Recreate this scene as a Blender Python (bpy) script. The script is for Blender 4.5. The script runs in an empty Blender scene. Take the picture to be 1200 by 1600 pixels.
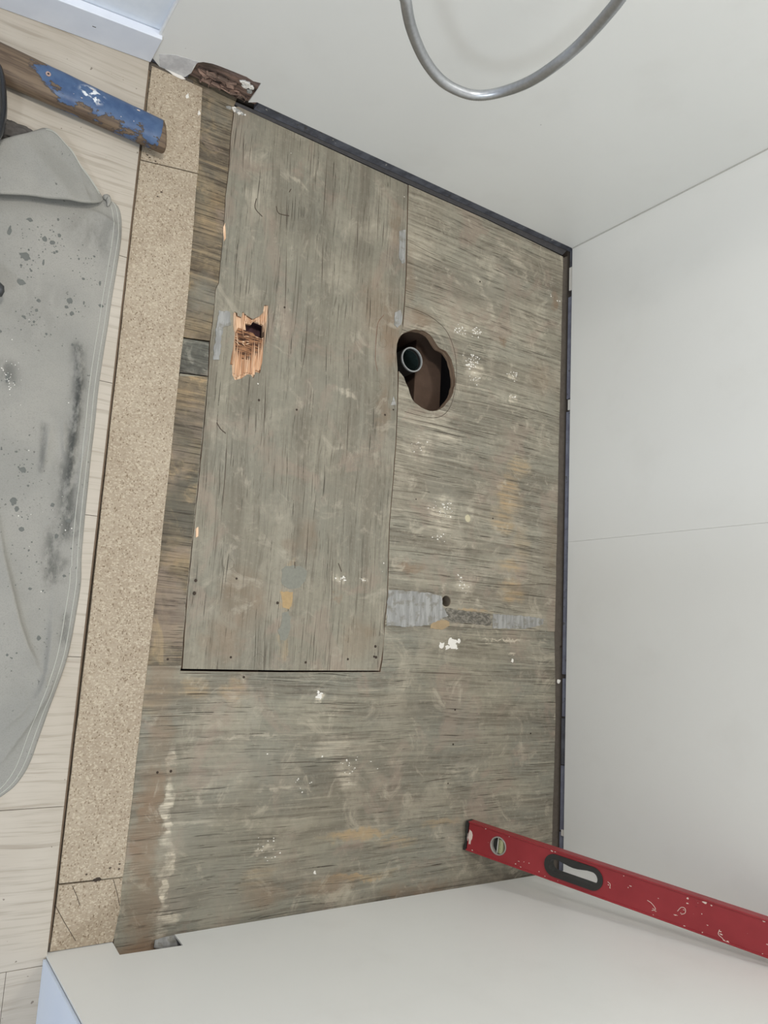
import bpy, bmesh, math, random
from mathutils import Vector, Matrix, noise
from mathutils.geometry import delaunay_2d_cdt

# ------------------------------------------------------------------ camera, world, lights, exposure
SC = bpy.context.scene
C = SC.collection
RX, RY, RZ = ((0.8296547,0.0531099,0.5557449), (0.1336691,-0.9854074,-0.1053799), (0.5420384,0.1617148,-0.8246470))
cam_data = bpy.data.cameras.new('camera')
cam_data.sensor_fit = 'VERTICAL'; cam_data.sensor_height = 36.0; cam_data.lens = 27.318
cam_data.clip_start = 0.01
cam = bpy.data.objects.new('camera', cam_data); C.objects.link(cam)
cam.matrix_world = Matrix((
    (RX[0], -RY[0], -RZ[0], -0.3105),
    (RX[1], -RY[1], -RZ[1], 0.5103),
    (RX[2], -RY[2], -RZ[2], 1.368),
    (0, 0, 0, 1)))
SC.camera = cam

world = bpy.data.worlds.new('world'); SC.world = world; world.use_nodes = True
bg = world.node_tree.nodes['Background']
bg.inputs[0].default_value = (0.86, 0.91, 1.0, 1); bg.inputs[1].default_value = 0.44


def area_light(name, loc, target, size, power, color):
    ld = bpy.data.lights.new(name, 'AREA'); ld.energy = power; ld.color = color
    ld.shape = 'DISK'; ld.size = size
    o = bpy.data.objects.new(name, ld); C.objects.link(o); o.location = loc
    o.rotation_euler = (Vector(target) - Vector(loc)).to_track_quat('-Z', 'Y').to_euler()
    return o


area_light('room_ceiling_lamp', (-0.40, 1.15, 2.35), (0.7, 0.6, 0.2), 0.20, 15, (1.0, 0.94, 0.86))
area_light('daylight_window', (-1.30, -0.90, 2.10), (0.5, 0.8, 0.2), 0.26, 15, (0.82, 0.91, 1.0))
area_light('added_shower_light', (0.86, 1.15, 2.40), (0.8, 0.5, 0), 0.26, 8, (1.0, 0.97, 0.92))  # unseen lamp added above the shower to strengthen the level's shadow
SC.view_settings.view_transform = 'Standard'; SC.view_settings.look = 'None'
SC.view_settings.gamma = 1.0; SC.view_settings.use_curve_mapping = False
SC.view_settings.exposure = 0.34

R = random.Random(7)


def lin(c):
    c = c / 255.0
    return c / 12.92 if c <= 0.04045 else ((c + 0.055) / 1.055) ** 2.4


def rgb(r, g, b):
    return (lin(r), lin(g), lin(b), 1.0)


# ------------------------------------------------------------------ node helper
class NT:
    def __init__(self, name, rough=0.7, spec=0.4):
        self.m = bpy.data.materials.new(name); self.m.use_nodes = True
        self.t = self.m.node_tree; self.n = self.t.nodes
        self.b = self.n['Principled BSDF']
        self.b.inputs['Roughness'].default_value = rough
        self.b.inputs['Specular IOR Level'].default_value = spec
        tc = self.n.new('ShaderNodeTexCoord'); self.co = tc.outputs['Object']

    def set(self, sock, v):
        if isinstance(v, (int, float, tuple)):
            sock.default_value = v
        else:
            self.t.links.new(v, sock)

    def mapv(self, scale=(1, 1, 1), loc=(0, 0, 0), rot=(0, 0, 0), src=None):
        n = self.n.new('ShaderNodeMapping')
        n.inputs['Scale'].default_value = scale; n.inputs['Location'].default_value = loc
        n.inputs['Rotation'].default_value = rot
        self.t.links.new(src or self.co, n.inputs['Vector']); return n.outputs[0]

    def noise(self, v, scale=1.0, detail=3.0, rough=0.55, dist=0.0, color=False):
        n = self.n.new('ShaderNodeTexNoise'); self.t.links.new(v, n.inputs['Vector'])
        n.inputs['Scale'].default_value = scale; n.inputs['Detail'].default_value = detail
        n.inputs['Roughness'].default_value = rough; n.inputs['Distortion'].default_value = dist
        return n.outputs['Color' if color else 'Fac']

    def voro(self, v, scale=1.0, out='Distance', feature='F1'):
        n = self.n.new('ShaderNodeTexVoronoi'); n.feature = feature
        self.t.links.new(v, n.inputs['Vector']); n.inputs['Scale'].default_value = scale
        return n.outputs[out]

    def math(self, op, a, b=0.0, c=0.0, clamp=False):
        n = self.n.new('ShaderNodeMath'); n.operation = op; n.use_clamp = clamp
        self.set(n.inputs[0], a); self.set(n.inputs[1], b)
        if op in ('MULTIPLY_ADD', 'SMOOTH_MAX'): self.set(n.inputs[2], c)
        return n.outputs[0]

    def vmath(self, op, a, b=(0, 0, 0)):
        n = self.n.new('ShaderNodeVectorMath'); n.operation = op
        self.set(n.inputs[0], a); self.set(n.inputs[1], b)
        return n.outputs['Value' if op in ('LENGTH', 'DOT_PRODUCT') else 'Vector']

    def ramp(self, fac, lo, hi, a=0.0, b=1.0):
        n = self.n.new('ShaderNodeMapRange'); n.interpolation_type = 'SMOOTHSTEP'
        self.set(n.inputs['Value'], fac)
        n.inputs['From Min'].default_value = lo; n.inputs['From Max'].default_value = hi
        n.inputs['To Min'].default_value = a; n.inputs['To Max'].default_value = b
        return n.outputs[0]

    def mix(self, fac, a, b, mode='MIX'):
        n = self.n.new('ShaderNodeMix'); n.data_type = 'RGBA'; n.blend_type = mode
        self.set(n.inputs['Factor'], fac)
        self.set(n.inputs[6], a); self.set(n.inputs[7], b)
        return n.outputs[2]

    def blobs(self, items, edge=0.55):
        """soft-edged stain mask: items are (x, y, rx, ry, strength[, angle]) in metres"""
        wob = self.noise(self.mapv((1, 1, 1)), 28.0, 4.0, 0.65, color=True)
        wob = self.vmath('SUBTRACT', wob, (0.5, 0.5, 0.5))
        wob = self.vmath('MULTIPLY', wob, (0.07, 0.05, 0))
        p = self.vmath('ADD', self.co, wob)
        out = None
        for it in items:
            x, y, rx, ry, s = it[:5]; ang = it[5] if len(it) > 5 else 0.0
            d = self.vmath('SUBTRACT', p, (x, y, 0))
            if ang:
                n = self.n.new('ShaderNodeVectorRotate'); n.rotation_type = 'Z_AXIS'
                self.t.links.new(d, n.inputs['Vector']); n.inputs['Angle'].default_value = -ang
                d = n.outputs[0]
            d = self.vmath('LENGTH', self.vmath('MULTIPLY', d, (1 / rx, 1 / ry, 0)))
            q = self.ramp(d, 1.15, edge * 0.6, 0.0, s)
            out = q if out is None else self.math('MAXIMUM', out, q)
        return out

    def bump(self, h, strength, dist):
        n = self.n.new('ShaderNodeBump'); n.inputs['Strength'].default_value = strength
        n.inputs['Distance'].default_value = dist
        self.t.links.new(h, n.inputs['Height']); self.t.links.new(n.outputs[0], self.b.inputs['Normal'])

    def done(self, col, rough=None):
        self.set(self.b.inputs['Base Color'], col)
        if rough is not None: self.set(self.b.inputs['Roughness'], rough)
        return self.m


def plain(name, col, rough=0.6, metal=0.0, nz=0.06, scale=60, spec=0.4):
    k = NT(name, rough, spec); k.b.inputs['Metallic'].default_value = metal
    n = k.noise(k.co, scale, 4, 0.6)
    d = tuple(max(0, v * (1 - nz * 3)) for v in col[:3]) + (1,)
    l = tuple(min(1, v * (1 + nz * 3)) for v in col[:3]) + (1,)
    return k.done(k.mix(n, d, l))


# ------------------------------------------------------------------ wood sheets
def wood(name, grain, base, alt, dark, light, check=0.5, seed=0.0, contrast=1.0, tilt=0.0,
         ochre=(), pale=(), grey=(), brown=(), darkst=()):
    k = NT(name, 0.72, 0.3)
    rot = (0, 0, (0 if grain == 'X' else math.pi / 2) + tilt)
    base_v = k.mapv((1, 1, 1), (seed, seed * 0.7, 0), rot)
    wav = k.vmath('MULTIPLY', k.vmath('SUBTRACT', k.noise(base_v, 3.2, 2, 0.5, color=True), (0.5, 0.5, 0.5)), (0.0, 0.022, 0))
    wav2 = k.vmath('MULTIPLY', k.vmath('SUBTRACT', k.noise(base_v, 11, 2, 0.5, color=True), (0.5, 0.5, 0.5)), (0.0, 0.0035, 0))
    p = k.vmath('ADD', k.vmath('ADD', base_v, wav), wav2)
    fine = k.noise(k.mapv((9, 520, 1), src=p), 1.0, 3, 0.6)
    mid = k.noise(k.mapv((5, 135, 1), src=p), 1.0, 5, 0.65)
    broad = k.noise(k.mapv((1.6, 20, 1), src=p), 1.0, 3, 0.55)
    chk = k.noise(k.mapv((7, 330, 1), (3.3, 1.7, 0), src=p), 1.0, 2, 0.5)
    chk2 = k.noise(k.mapv((22, 520, 1), (7.3, 4.7, 0), src=p), 1.0, 2, 0.5)
    patch = k.noise(base_v, 5.5, 5, 0.62, 0.3)
    patch2 = k.noise(base_v, 16, 5, 0.65, 0.4)
    speck = k.noise(base_v, 330, 2, 0.6)
    mott = k.noise(base_v, 85, 6, 0.72)
    cloud = k.noise(k.mapv((1, 1, 1), (11, 3, 0), src=base_v), 9, 5, 0.6, 0.6)
    col = k.mix(k.ramp(patch, 0.38, 0.62), base, alt)
    col = k.mix(k.ramp(broad, 0.40, 0.66, 0, 0.5), col, dark)
    col = k.mix(k.math('MULTIPLY', k.ramp(mid, 0.48, 0.66), 0.62 * contrast), col, dark)
    col = k.mix(k.math('MULTIPLY', k.ramp(mid, 0.46, 0.30), 0.48 * contrast), col, light)
    col = k.mix(k.ramp(cloud, 0.50, 0.66, 0, 0.35), col, light)
    col = k.mix(k.ramp(mott, 0.50, 0.70, 0, 0.30), col, dark)
    col = k.mix(k.ramp(mott, 0.46, 0.32, 0, 0.28), col, light)
    if ochre:
        mo = k.math('MULTIPLY', k.blobs(ochre), k.ramp(mid, 0.60, 0.42, 0.2, 0.9))
        col = k.mix(mo, col, rgb(176, 150, 112))
    pk = k.noise(k.mapv((1, 1, 1), (21, 13, 0), src=base_v), 7, 5, 0.65, 0.8)
    col = k.mix(k.ramp(pk, 0.52, 0.64, 0, 0.5), col, rgb(150, 134, 120))
    ol = k.noise(k.mapv((1, 1, 1), (31, 23, 0), src=base_v), 5, 5, 0.6, 0.8)
    col = k.mix(k.ramp(ol, 0.52, 0.66, 0, 0.30), col, rgb(138, 135, 119))
    if brown:
        mb = k.math('MULTIPLY', k.blobs(brown), k.ramp(patch2, 0.35, 0.6, 0.5, 1.0))
        col = k.mix(mb, col, rgb(132, 112, 92))
    if darkst:
        col = k.mix(k.math('MULTIPLY', k.blobs(darkst), k.ramp(patch2, 0.3, 0.6, 0.4, 1.0)), col, rgb(92, 90, 80))
    if grey:
        mg = k.math('MULTIPLY', k.blobs(grey), k.ramp(patch2, 0.35, 0.6, 0.35, 0.85))
        col = k.mix(mg, col, rgb(139, 136, 123))
    if pale:
        mp = k.math('MULTIPLY', k.blobs(pale), k.ramp(patch2, 0.38, 0.56, 0.15, 1.0))
        mp = k.math('MULTIPLY', mp, k.ramp(mid, 0.58, 0.42, 0.3, 1.0))
        col = k.mix(mp, col, rgb(208, 198, 178))
    # long soft scuffs of dried adhesive, worn into every sheet
    scuff = k.noise(k.mapv((1, 1, 1), (5, 9, 0), (0, 0, 0.6), src=base_v), 14, 6, 0.7, 1.2)
    col = k.mix(k.math('MULTIPLY', k.ramp(scuff, 0.54, 0.70), 0.65), col, light)
    col = k.mix(k.math('MULTIPLY', k.ramp(fine, 0.52, 0.72), 0.32 * contrast), col, dark)
    l1 = k.noise(k.mapv((1.6, 62, 1), (2.2, 9.1, 0), src=p), 1.0, 2, 0.5)
    l2 = k.noise(k.mapv((3.2, 120, 1), (6.2, 3.1, 0), src=p), 1.0, 2, 0.5)
    def thin(v, w): return k.ramp(k.math('ABSOLUTE', k.math('SUBTRACT', v, 0.5)), w, w * 0.25, 0, 1)
    brk = k.noise(k.mapv((6, 30, 1), (1, 2, 0), src=p), 1.0, 3, 0.6)
    ln = k.math('MAXIMUM', thin(l1, 0.010), k.math('MULTIPLY', thin(l2, 0.012), 0.8))
    ln = k.math('MULTIPLY', ln, k.ramp(brk, 0.42, 0.60))
    col = k.mix(k.math('MULTIPLY', ln, 0.30 + 0.32 * check), col, rgb(66, 58, 48))
    c1 = k.math('MULTIPLY', k.ramp(chk, 0.68 - 0.06 * check, 0.72 - 0.05 * check), k.ramp(patch2, 0.40, 0.52))
    c2 = k.math('MULTIPLY', k.ramp(chk2, 0.70 - 0.05 * check, 0.75 - 0.05 * check), k.ramp(patch, 0.42, 0.56))
    cc = k.math('MAXIMUM', c1, k.math('MULTIPLY', c2, 0.8))
    col = k.mix(k.math('MULTIPLY', cc, 0.8), col, rgb(58, 52, 44))
    col = k.mix(k.ramp(speck, 0.68, 0.76, 0, 0.45), col, rgb(72, 66, 58))
    h = k.math('SUBTRACT', k.math('MULTIPLY', mid, 0.5), k.math('MULTIPLY', cc, 1.2))
    h = k.math('SUBTRACT', h, k.math('MULTIPLY', fine, 0.3))
    k.bump(h, 0.55, 0.0012)
    return k.done(col)


# ------------------------------------------------------------------ mesh helpers
def link(name, bm, mat, parent=None, label=None, smooth=False):
    me = bpy.data.meshes.new(name)
    bmesh.ops.recalc_face_normals(bm, faces=bm.faces)
    bm.to_mesh(me); bm.free()
    if smooth:
        for p in me.polygons: p.use_smooth = True
    o = bpy.data.objects.new(name, me); C.objects.link(o)
    if mat: me.materials.append(mat)
    if parent: o.parent = parent
    if label: o['label'] = label
    return o


def empty(name, loc=(0, 0, 0), label=None, cat=None, group=None, kind=None):
    o = bpy.data.objects.new(name, None); C.objects.link(o); o.location = loc
    o.empty_display_size = 0.05
    tag(o, label, cat, group, kind); return o


def tag(o, label=None, cat=None, group=None, kind=None):
    if label: o['label'] = label
    if cat: o['category'] = cat
    if group: o['group'] = group
    if kind: o['kind'] = kind
    return o


def box_bm(x0, x1, y0, y1, z0, z1, bm=None, bev=0.0):
    bm = bm or bmesh.new()
    r = bmesh.ops.create_cube(bm, size=1.0)
    vs = r['verts']
    for v in vs:
        v.co = Vector(((x0 + x1) / 2 + v.co.x * (x1 - x0), (y0 + y1) / 2 + v.co.y * (y1 - y0), (z0 + z1) / 2 + v.co.z * (z1 - z0)))
    if bev:
        es = list({e for v in vs for e in v.link_edges})
        bmesh.ops.bevel(bm, geom=es, offset=bev, segments=2, affect='EDGES', profile=0.5)
    return bm


def ragged(pts, amp, step=0.012, seed=0, closed=True):
    """subdivide an outline and jitter it, so sawn or broken edges are uneven"""
    rr = random.Random(seed); out = []
    n = len(pts)
    for i in range(n if closed else n - 1):
        a = Vector(pts[i]); b = Vector(pts[(i + 1) % n]); L = (b - a).length
        m = max(1, int(L / step)); nrm = Vector((-(b - a).y, (b - a).x)).normalized() if L > 0 else Vector((0, 0))
        for j in range(m):
            q = a.lerp(b, j / m)
            if j: q = q + nrm * rr.uniform(-amp, amp)
            out.append((q.x, q.y))
    if not closed: out.append(tuple(pts[-1]))
    return out


def plate_bm(outer, z0, z1, holes=(), frame=None, bm=None):
    """solid plate of any outline with through holes; frame = (origin, u, v, w) turns it out of the XY plane"""
    bm = bm or bmesh.new()
    loops = [list(outer)] + [list(h) for h in holes]
    flat = []; es = []
    for loop in loops:
        s0 = len(flat); n = len(loop)
        flat += [Vector((p[0], p[1])) for p in loop]
        es += [(s0 + i, s0 + (i + 1) % n) for i in range(n)]
    vco, _e, tris, _a, _b, _c = delaunay_2d_cdt(flat, es, [], 0, 1e-6)

    def inside(x, y):
        c_ = False
        for loop in loops:
            n = len(loop)
            for i in range(n):
                x1, y1 = loop[i]; x2, y2 = loop[(i + 1) % n]
                if (y1 > y) != (y2 > y) and x < (x2 - x1) * (y - y1) / (y2 - y1) + x1: c_ = not c_
        return c_
    keep = []
    for t in tris:
        cx = sum(vco[i][0] for i in t) / 3; cy = sum(vco[i][1] for i in t) / 3
        if inside(cx, cy): keep.append(tuple(t))
    top = [bm.verts.new((v[0], v[1], z1)) for v in vco]; bot = [bm.verts.new((v[0], v[1], z0)) for v in vco]
    cnt = {}
    for t in keep:
        bm.faces.new([top[i] for i in t]); bm.faces.new([bot[i] for i in reversed(t)])
        for i in range(3):
            e = (t[i], t[(i + 1) % 3]); cnt[e] = 1
    for (i, j) in cnt:
        if (j, i) not in cnt: bm.faces.new((top[j], top[i], bot[i], bot[j]))
    for v in top + bot:
        if not v.link_faces: bm.verts.remove(v)
    if frame:
        o, u, v, w = [Vector(q) for q in frame]
        for q in bm.verts:
            c = q.co.copy(); q.co = o + u * c.x + v * c.y + w * c.z
    return bm


def tube_bm(pts, rad, seg=10, bm=None, flat=1.0, caps=True):
    bm = bm or bmesh.new()
    pts = [Vector(p) for p in pts]; rings = []
    up = Vector((0, 0, 1))
    prev = None
    for i, p in enumerate(pts):
        d = (pts[min(i + 1, len(pts) - 1)] - pts[max(i - 1, 0)]).normalized()
        if prev is None:
            side = d.cross(up)
            if side.length < 1e-3: side = d.cross(Vector((1, 0, 0)))
            side.normalize()
        else:
            side = prev - d * prev.dot(d); side.normalize()
        prev = side; nn = side.cross(d).normalized()
        r = rad[i] if isinstance(rad, (list, tuple)) else rad
        rings.append([bm.verts.new(p + side * math.cos(a) * r + nn * math.sin(a) * r * flat)
                      for a in [2 * math.pi * j / seg for j in range(seg)]])
    for a, b in zip(rings, rings[1:]):
        for j in range(seg): bm.faces.new((a[j], a[(j + 1) % seg], b[(j + 1) % seg], b[j]))
    if caps: bm.faces.new(rings[0]); bm.faces.new(list(reversed(rings[-1])))
    return bm


def catmull(pts, n=10):
    P = [Vector(p) for p in pts]; out = []
    P = [P[0] * 2 - P[1]] + P + [P[-1] * 2 - P[-2]]
    for i in range(1, len(P) - 2):
        for j in range(n):
            t = j / n; a, b, c, d = P[i - 1:i + 3]
            out.append(0.5 * ((2 * b) + (c - a) * t + (2 * a - 5 * b + 4 * c - d) * t * t + (3 * b - a - 3 * c + d) * t ** 3))
    out.append(P[-2]); return out


def blob_bm(x, y, rx, ry, z, h, bm=None, seed=0, rough=0.35, n=14):
    """low irregular dab lying on a surface"""
    bm = bm or bmesh.new(); rr = random.Random(seed)
    ph = rr.uniform(0, 9)
    ring0, ring1 = [], []
    for i in range(n):
        a = 2 * math.pi * i / n
        k = 1 + rough * noise.noise(Vector((math.cos(a) * 1.7 + ph, math.sin(a) * 1.7, seed * 1.3))) * 2 + rr.uniform(-.08, .08) * (rough > .3)
        ring0.append(bm.verts.new((x + rx * k * math.cos(a), y + ry * k * math.sin(a), z)))
        ring1.append(bm.verts.new((x + rx * k * .7 * math.cos(a), y + ry * k * .7 * math.sin(a), z + h * rr.uniform(.7, 1))))
    c = bm.verts.new((x, y, z + h * .8))
    for i in range(n):
        j = (i + 1) % n
        bm.faces.new((ring0[i], ring0[j], ring1[j], ring1[i])); bm.faces.new((ring1[i], ring1[j], c))
    return bm


# ------------------------------------------------------------------ dimensions (metres)
W = 1.130      # shower recess, along X
D = 1.561      # shower recess, along Y
HP = 0.018     # lower edge of the wall panels above the stripped floor
TOP = 2.30

# ------------------------------------------------------------------ materials
def panel_mat(name, col, marks=()):
    k = NT(name, 0.38, 0.45)
    n = k.noise(k.co, 1.6, 3, 0.5); n2 = k.noise(k.co, 7, 4, 0.6)
    c = k.mix(k.ramp(n, 0.35, 0.65), tuple(v * 0.97 for v in col[:3]) + (1,), col)
    c = k.mix(k.ramp(n2, 0.5, 0.75, 0, 0.10), c, rgb(196, 194, 188))
    sp = k.noise(k.co, 70, 1, 0.4)
    c = k.mix(k.ramp(sp, 0.86, 0.88, 0, 0.5), c, rgb(120, 116, 108))
    return k.done(c)


M_panel = panel_mat('white_wall_panel', rgb(229, 230, 227))
M_panel_edge = plain('panel_core', rgb(205, 205, 200), 0.6)
M_blue_board = None
k = NT('blue_plasterboard_face', 0.85, 0.2)
n = k.noise(k.co, 30, 5, 0.65)
c = k.mix(k.ramp(n, 0.35, 0.65), rgb(118, 119, 134), rgb(134, 138, 152))
c = k.mix(k.ramp(k.noise(k.co, 46, 4, 0.7), 0.60, 0.68, 0, 0.8), c, rgb(92, 90, 88))
M_blue_board = k.done(c)
k = NT('grey_shaded_stained_board', 0.85, 0.2)  # stains, plus the shade of a board turned from the light
n = k.noise(k.co, 30, 5, 0.65)
c = k.mix(k.ramp(n, 0.35, 0.65), rgb(88, 89, 95), rgb(112, 114, 122))
c = k.mix(k.ramp(k.noise(k.co, 40, 4, 0.7), 0.58, 0.68, 0, 0.8), c, rgb(84, 80, 76))
c = k.mix(k.ramp(k.noise(k.mapv((1, 1, 1), (4, 4, 4)), 60, 3, 0.7), 0.66, 0.70, 0, 0.9), c, rgb(190, 186, 178))
M_grey_board = k.done(c)
M_dark_wood = plain('dark_damp_timber', rgb(70, 62, 54), 0.85, nz=0.12, scale=40)
k = NT('rotten_red_timber', 0.9, 0.2)
n = k.noise(k.mapv((14, 60, 60)), 1, 5, 0.7)
c = k.mix(k.ramp(n, 0.35, 0.65), rgb(92, 80, 72), rgb(156, 130, 116))
k.bump(n, 0.8, 0.004); M_rotten = k.done(c)
M_plaster = plain('white_plaster_crumb', rgb(225, 222, 215), 0.9, nz=0.03)
M_grey_plaster = plain('grey_plaster_crumb', rgb(150, 150, 146), 0.9, nz=0.12, scale=120)
k = NT('grey_filler', 0.8, 0.3)
n = k.noise(k.mapv((90, 14, 1)), 1, 4, 0.6)
n2 = k.noise(k.co, 60, 4, 0.6)
c = k.mix(k.ramp(n, 0.4, 0.62), rgb(138, 138, 135), rgb(160, 160, 157))
c = k.mix(k.ramp(n2, 0.50, 0.64, 0, 0.7), c, rgb(122, 119, 109))
k.bump(n, 0.5, 0.002); M_filler = k.done(c)
k = NT('dark_rough_filler', 0.9, 0.3)
n = k.noise(k.mapv((90, 150, 1)), 1, 5, 0.7)
c = k.mix(k.ramp(n, 0.42, 0.60), rgb(94, 91, 83), rgb(134, 129, 119)); k.bump(n, 0.8, 0.003); M_filler_dark = k.done(c)
k = NT('fresh_broken_wood', 0.75, 0.3)
n = k.noise(k.mapv((330, 9, 60)), 1, 3, 0.6)
c = k.mix(k.ramp(n, 0.36, 0.66), rgb(192, 148, 114), rgb(238, 208, 176)); k.bump(n, 0.5, 0.002); M_fresh = k.done(c)
k = NT('brown_cross_ply', 0.8, 0.3)
n = k.noise(k.mapv((60, 420, 60)), 1, 4, 0.6)
c = k.mix(k.ramp(n, 0.40, 0.60), rgb(58, 36, 28), rgb(158, 116, 84)); k.bump(n, 0.6, 0.002); M_cross = k.done(c)
M_void = plain('dark_earth_below', rgb(40, 34, 32), 0.95, nz=0.15, scale=30)
M_joist = plain('old_brown_joist', rgb(88, 70, 58), 0.85, nz=0.15, scale=26)
k = NT('plywood_cut_edge', 0.8, 0.3)
n = k.noise(k.mapv((20, 20, 420)), 1, 3, .6)
M_ply_edge = k.done(k.mix(k.ramp(n, .4, .6), rgb(150, 128, 106), rgb(112, 92, 76)))


def cut_edges(o):
    o.data.materials.append(M_ply_edge)
    for p in o.data.polygons:
        if abs(p.normal.z) < .5: p.material_index = 1

k = NT('particleboard', 0.75, 0.3)
v1 = k.voro(k.mapv((340, 560, 260)), 1.0, 'Color')
sep = k.n.new('ShaderNodeSeparateColor'); k.t.links.new(v1, sep.inputs[0])
v2 = k.voro(k.mapv((600, 400, 260), (3, 5, 0), (0, 0, 0.7)), 1.0, 'Color')
sep2 = k.n.new('ShaderNodeSeparateColor'); k.t.links.new(v2, sep2.inputs[0])
big = k.noise(k.co, 7, 4, 0.6)
c = k.mix(k.ramp(big, 0.35, 0.65), rgb(160, 146, 127), rgb(171, 158, 139))
c = k.mix(k.ramp(sep.outputs[0], 0.0, 0.5, 0.36, 0.0), c, rgb(134, 117, 96))
c = k.mix(k.ramp(sep.outputs[1], 0.62, 0.95, 0, 0.55), c, rgb(204, 193, 172))
c = k.mix(k.ramp(sep2.outputs[2], 0.93, 0.95, 0, 0.75), c, rgb(112, 94, 74))
c = k.mix(k.ramp(sep2.outputs[1], 0.5, 1.0, 0, 0.25), c, rgb(188, 174, 150))
c = k.mix(k.ramp(k.noise(k.mapv((1, 1, 1), (2, 2, 0)), 22, 4, 0.7), 0.62, 0.76, 0, 0.35), c, rgb(132, 118, 100))
k.bump(sep.outputs[0], 0.25, 0.0006)
M_particle = k.done(c)

k = NT('pale_oak_laminate', 0.48, 0.4)
pv = k.vmath('ADD', k.co, k.vmath('MULTIPLY', k.vmath('SUBTRACT', k.noise(k.co, 5, 2, 0.5, color=True), (0.5, 0.5, 0.5)), (0, 0.022, 0)))
g1 = k.noise(k.mapv((4, 95, 1), src=pv), 1, 4, 0.6)
g2 = k.noise(k.mapv((7, 260, 1), src=pv), 1, 3, 0.6)
bl = k.noise(k.co, 4, 3, 0.6)
c = k.mix(k.ramp(bl, 0.35, 0.65), rgb(188, 180, 167), rgb(178, 169, 155))
c = k.mix(k.ramp(g1, 0.50, 0.68, 0, 0.6), c, rgb(150, 139, 124))
c = k.mix(k.ramp(g2, 0.52, 0.72, 0, 0.4), c, rgb(144, 133, 119))
c = k.mix(k.ramp(g1, 0.42, 0.30, 0, 0.4), c, rgb(192, 184, 171))
sp = k.noise(k.co, 130, 1, 0.4)
c = k.mix(k.ramp(sp, 0.79, 0.81, 0, 0.7), c, rgb(100, 88, 76))
k.bump(g2, 0.15, 0.0004)
M_lam = k.done(c)
M_lam_core = plain('laminate_core', rgb(118, 96, 78), 0.8)

M_sheet = wood('weathered_plywood_across', 'X', rgb(152, 146, 130), rgb(142, 139, 125), rgb(100, 92, 80), rgb(182, 174, 156),
               check=0.9, seed=1.3, contrast=1.15,
               ochre=[(*(0.9772,0.9422), .05, .03, .75), (*(0.9443,0.8658), .05, .055, .85), (*(0.9262,0.8012), .05, .035, .7),
                      (*(0.9607,0.6978), .05, .022, .75), (*(0.9628,0.6372), .05, .03, .8), (*(0.9899,0.7547), .03, .05, .3),
                      (*(0.8375,0.5797), .07, .007, .7)],
               pale=[(*(0.6731,0.9346), .05, .04, .8), (*(0.7434,0.7995), .04, .055, 1.0), (*(0.7533,0.9644), .05, .03, .6),
                     (*(0.8269,0.8109), .01, .02, .8), (*(0.8159,0.6402), .03, .035, .6), (*(0.8071,1.2465), .035, .02, .9),
                     (*(0.8214,1.1494), .03, .03, .9), (*(0.9503,1.1674), .02, .016, .9), (*(0.9523,1.1088), .014, .016, .9),
                     (*(0.6964,0.9983), .08, .02, .35), (*(1.0375,1.3391), .02, .09, .3), (*(0.9327,1.4801), .09, .02, .4, -.5),
                     (*(0.8536,1.3366), .10, .012, .45, -.9), (*(0.6566,1.3876), .05, .04, .3)],
               grey=[(*(0.7411,0.8432), .06, .05, .7), (*(0.7541,0.9495), .08, .02, .6), (*(1.0779,1.1094), .02, .2, .5),
                     (*(0.8515,1.3858), .14, .08, .6), (*(1.0670,0.6844), .03, .25, .5), (*(0.7493,0.6846), .09, .03, .5)],
               brown=[(*(0.6652,1.2338), .05, .035, .6), (*(1.0890,1.4068), .015, .03, .8), (*(0.9070,1.2490), .012, .014, .8),
                      (*(1.0531,1.1886), .06, .05, .4), (*(0.6627,0.6650), .04, .012, .7), (*(0.6245,1.3145), .02, .1, .4),
                      (*(1.0868,0.7656), .04, .10, .45)])
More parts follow.
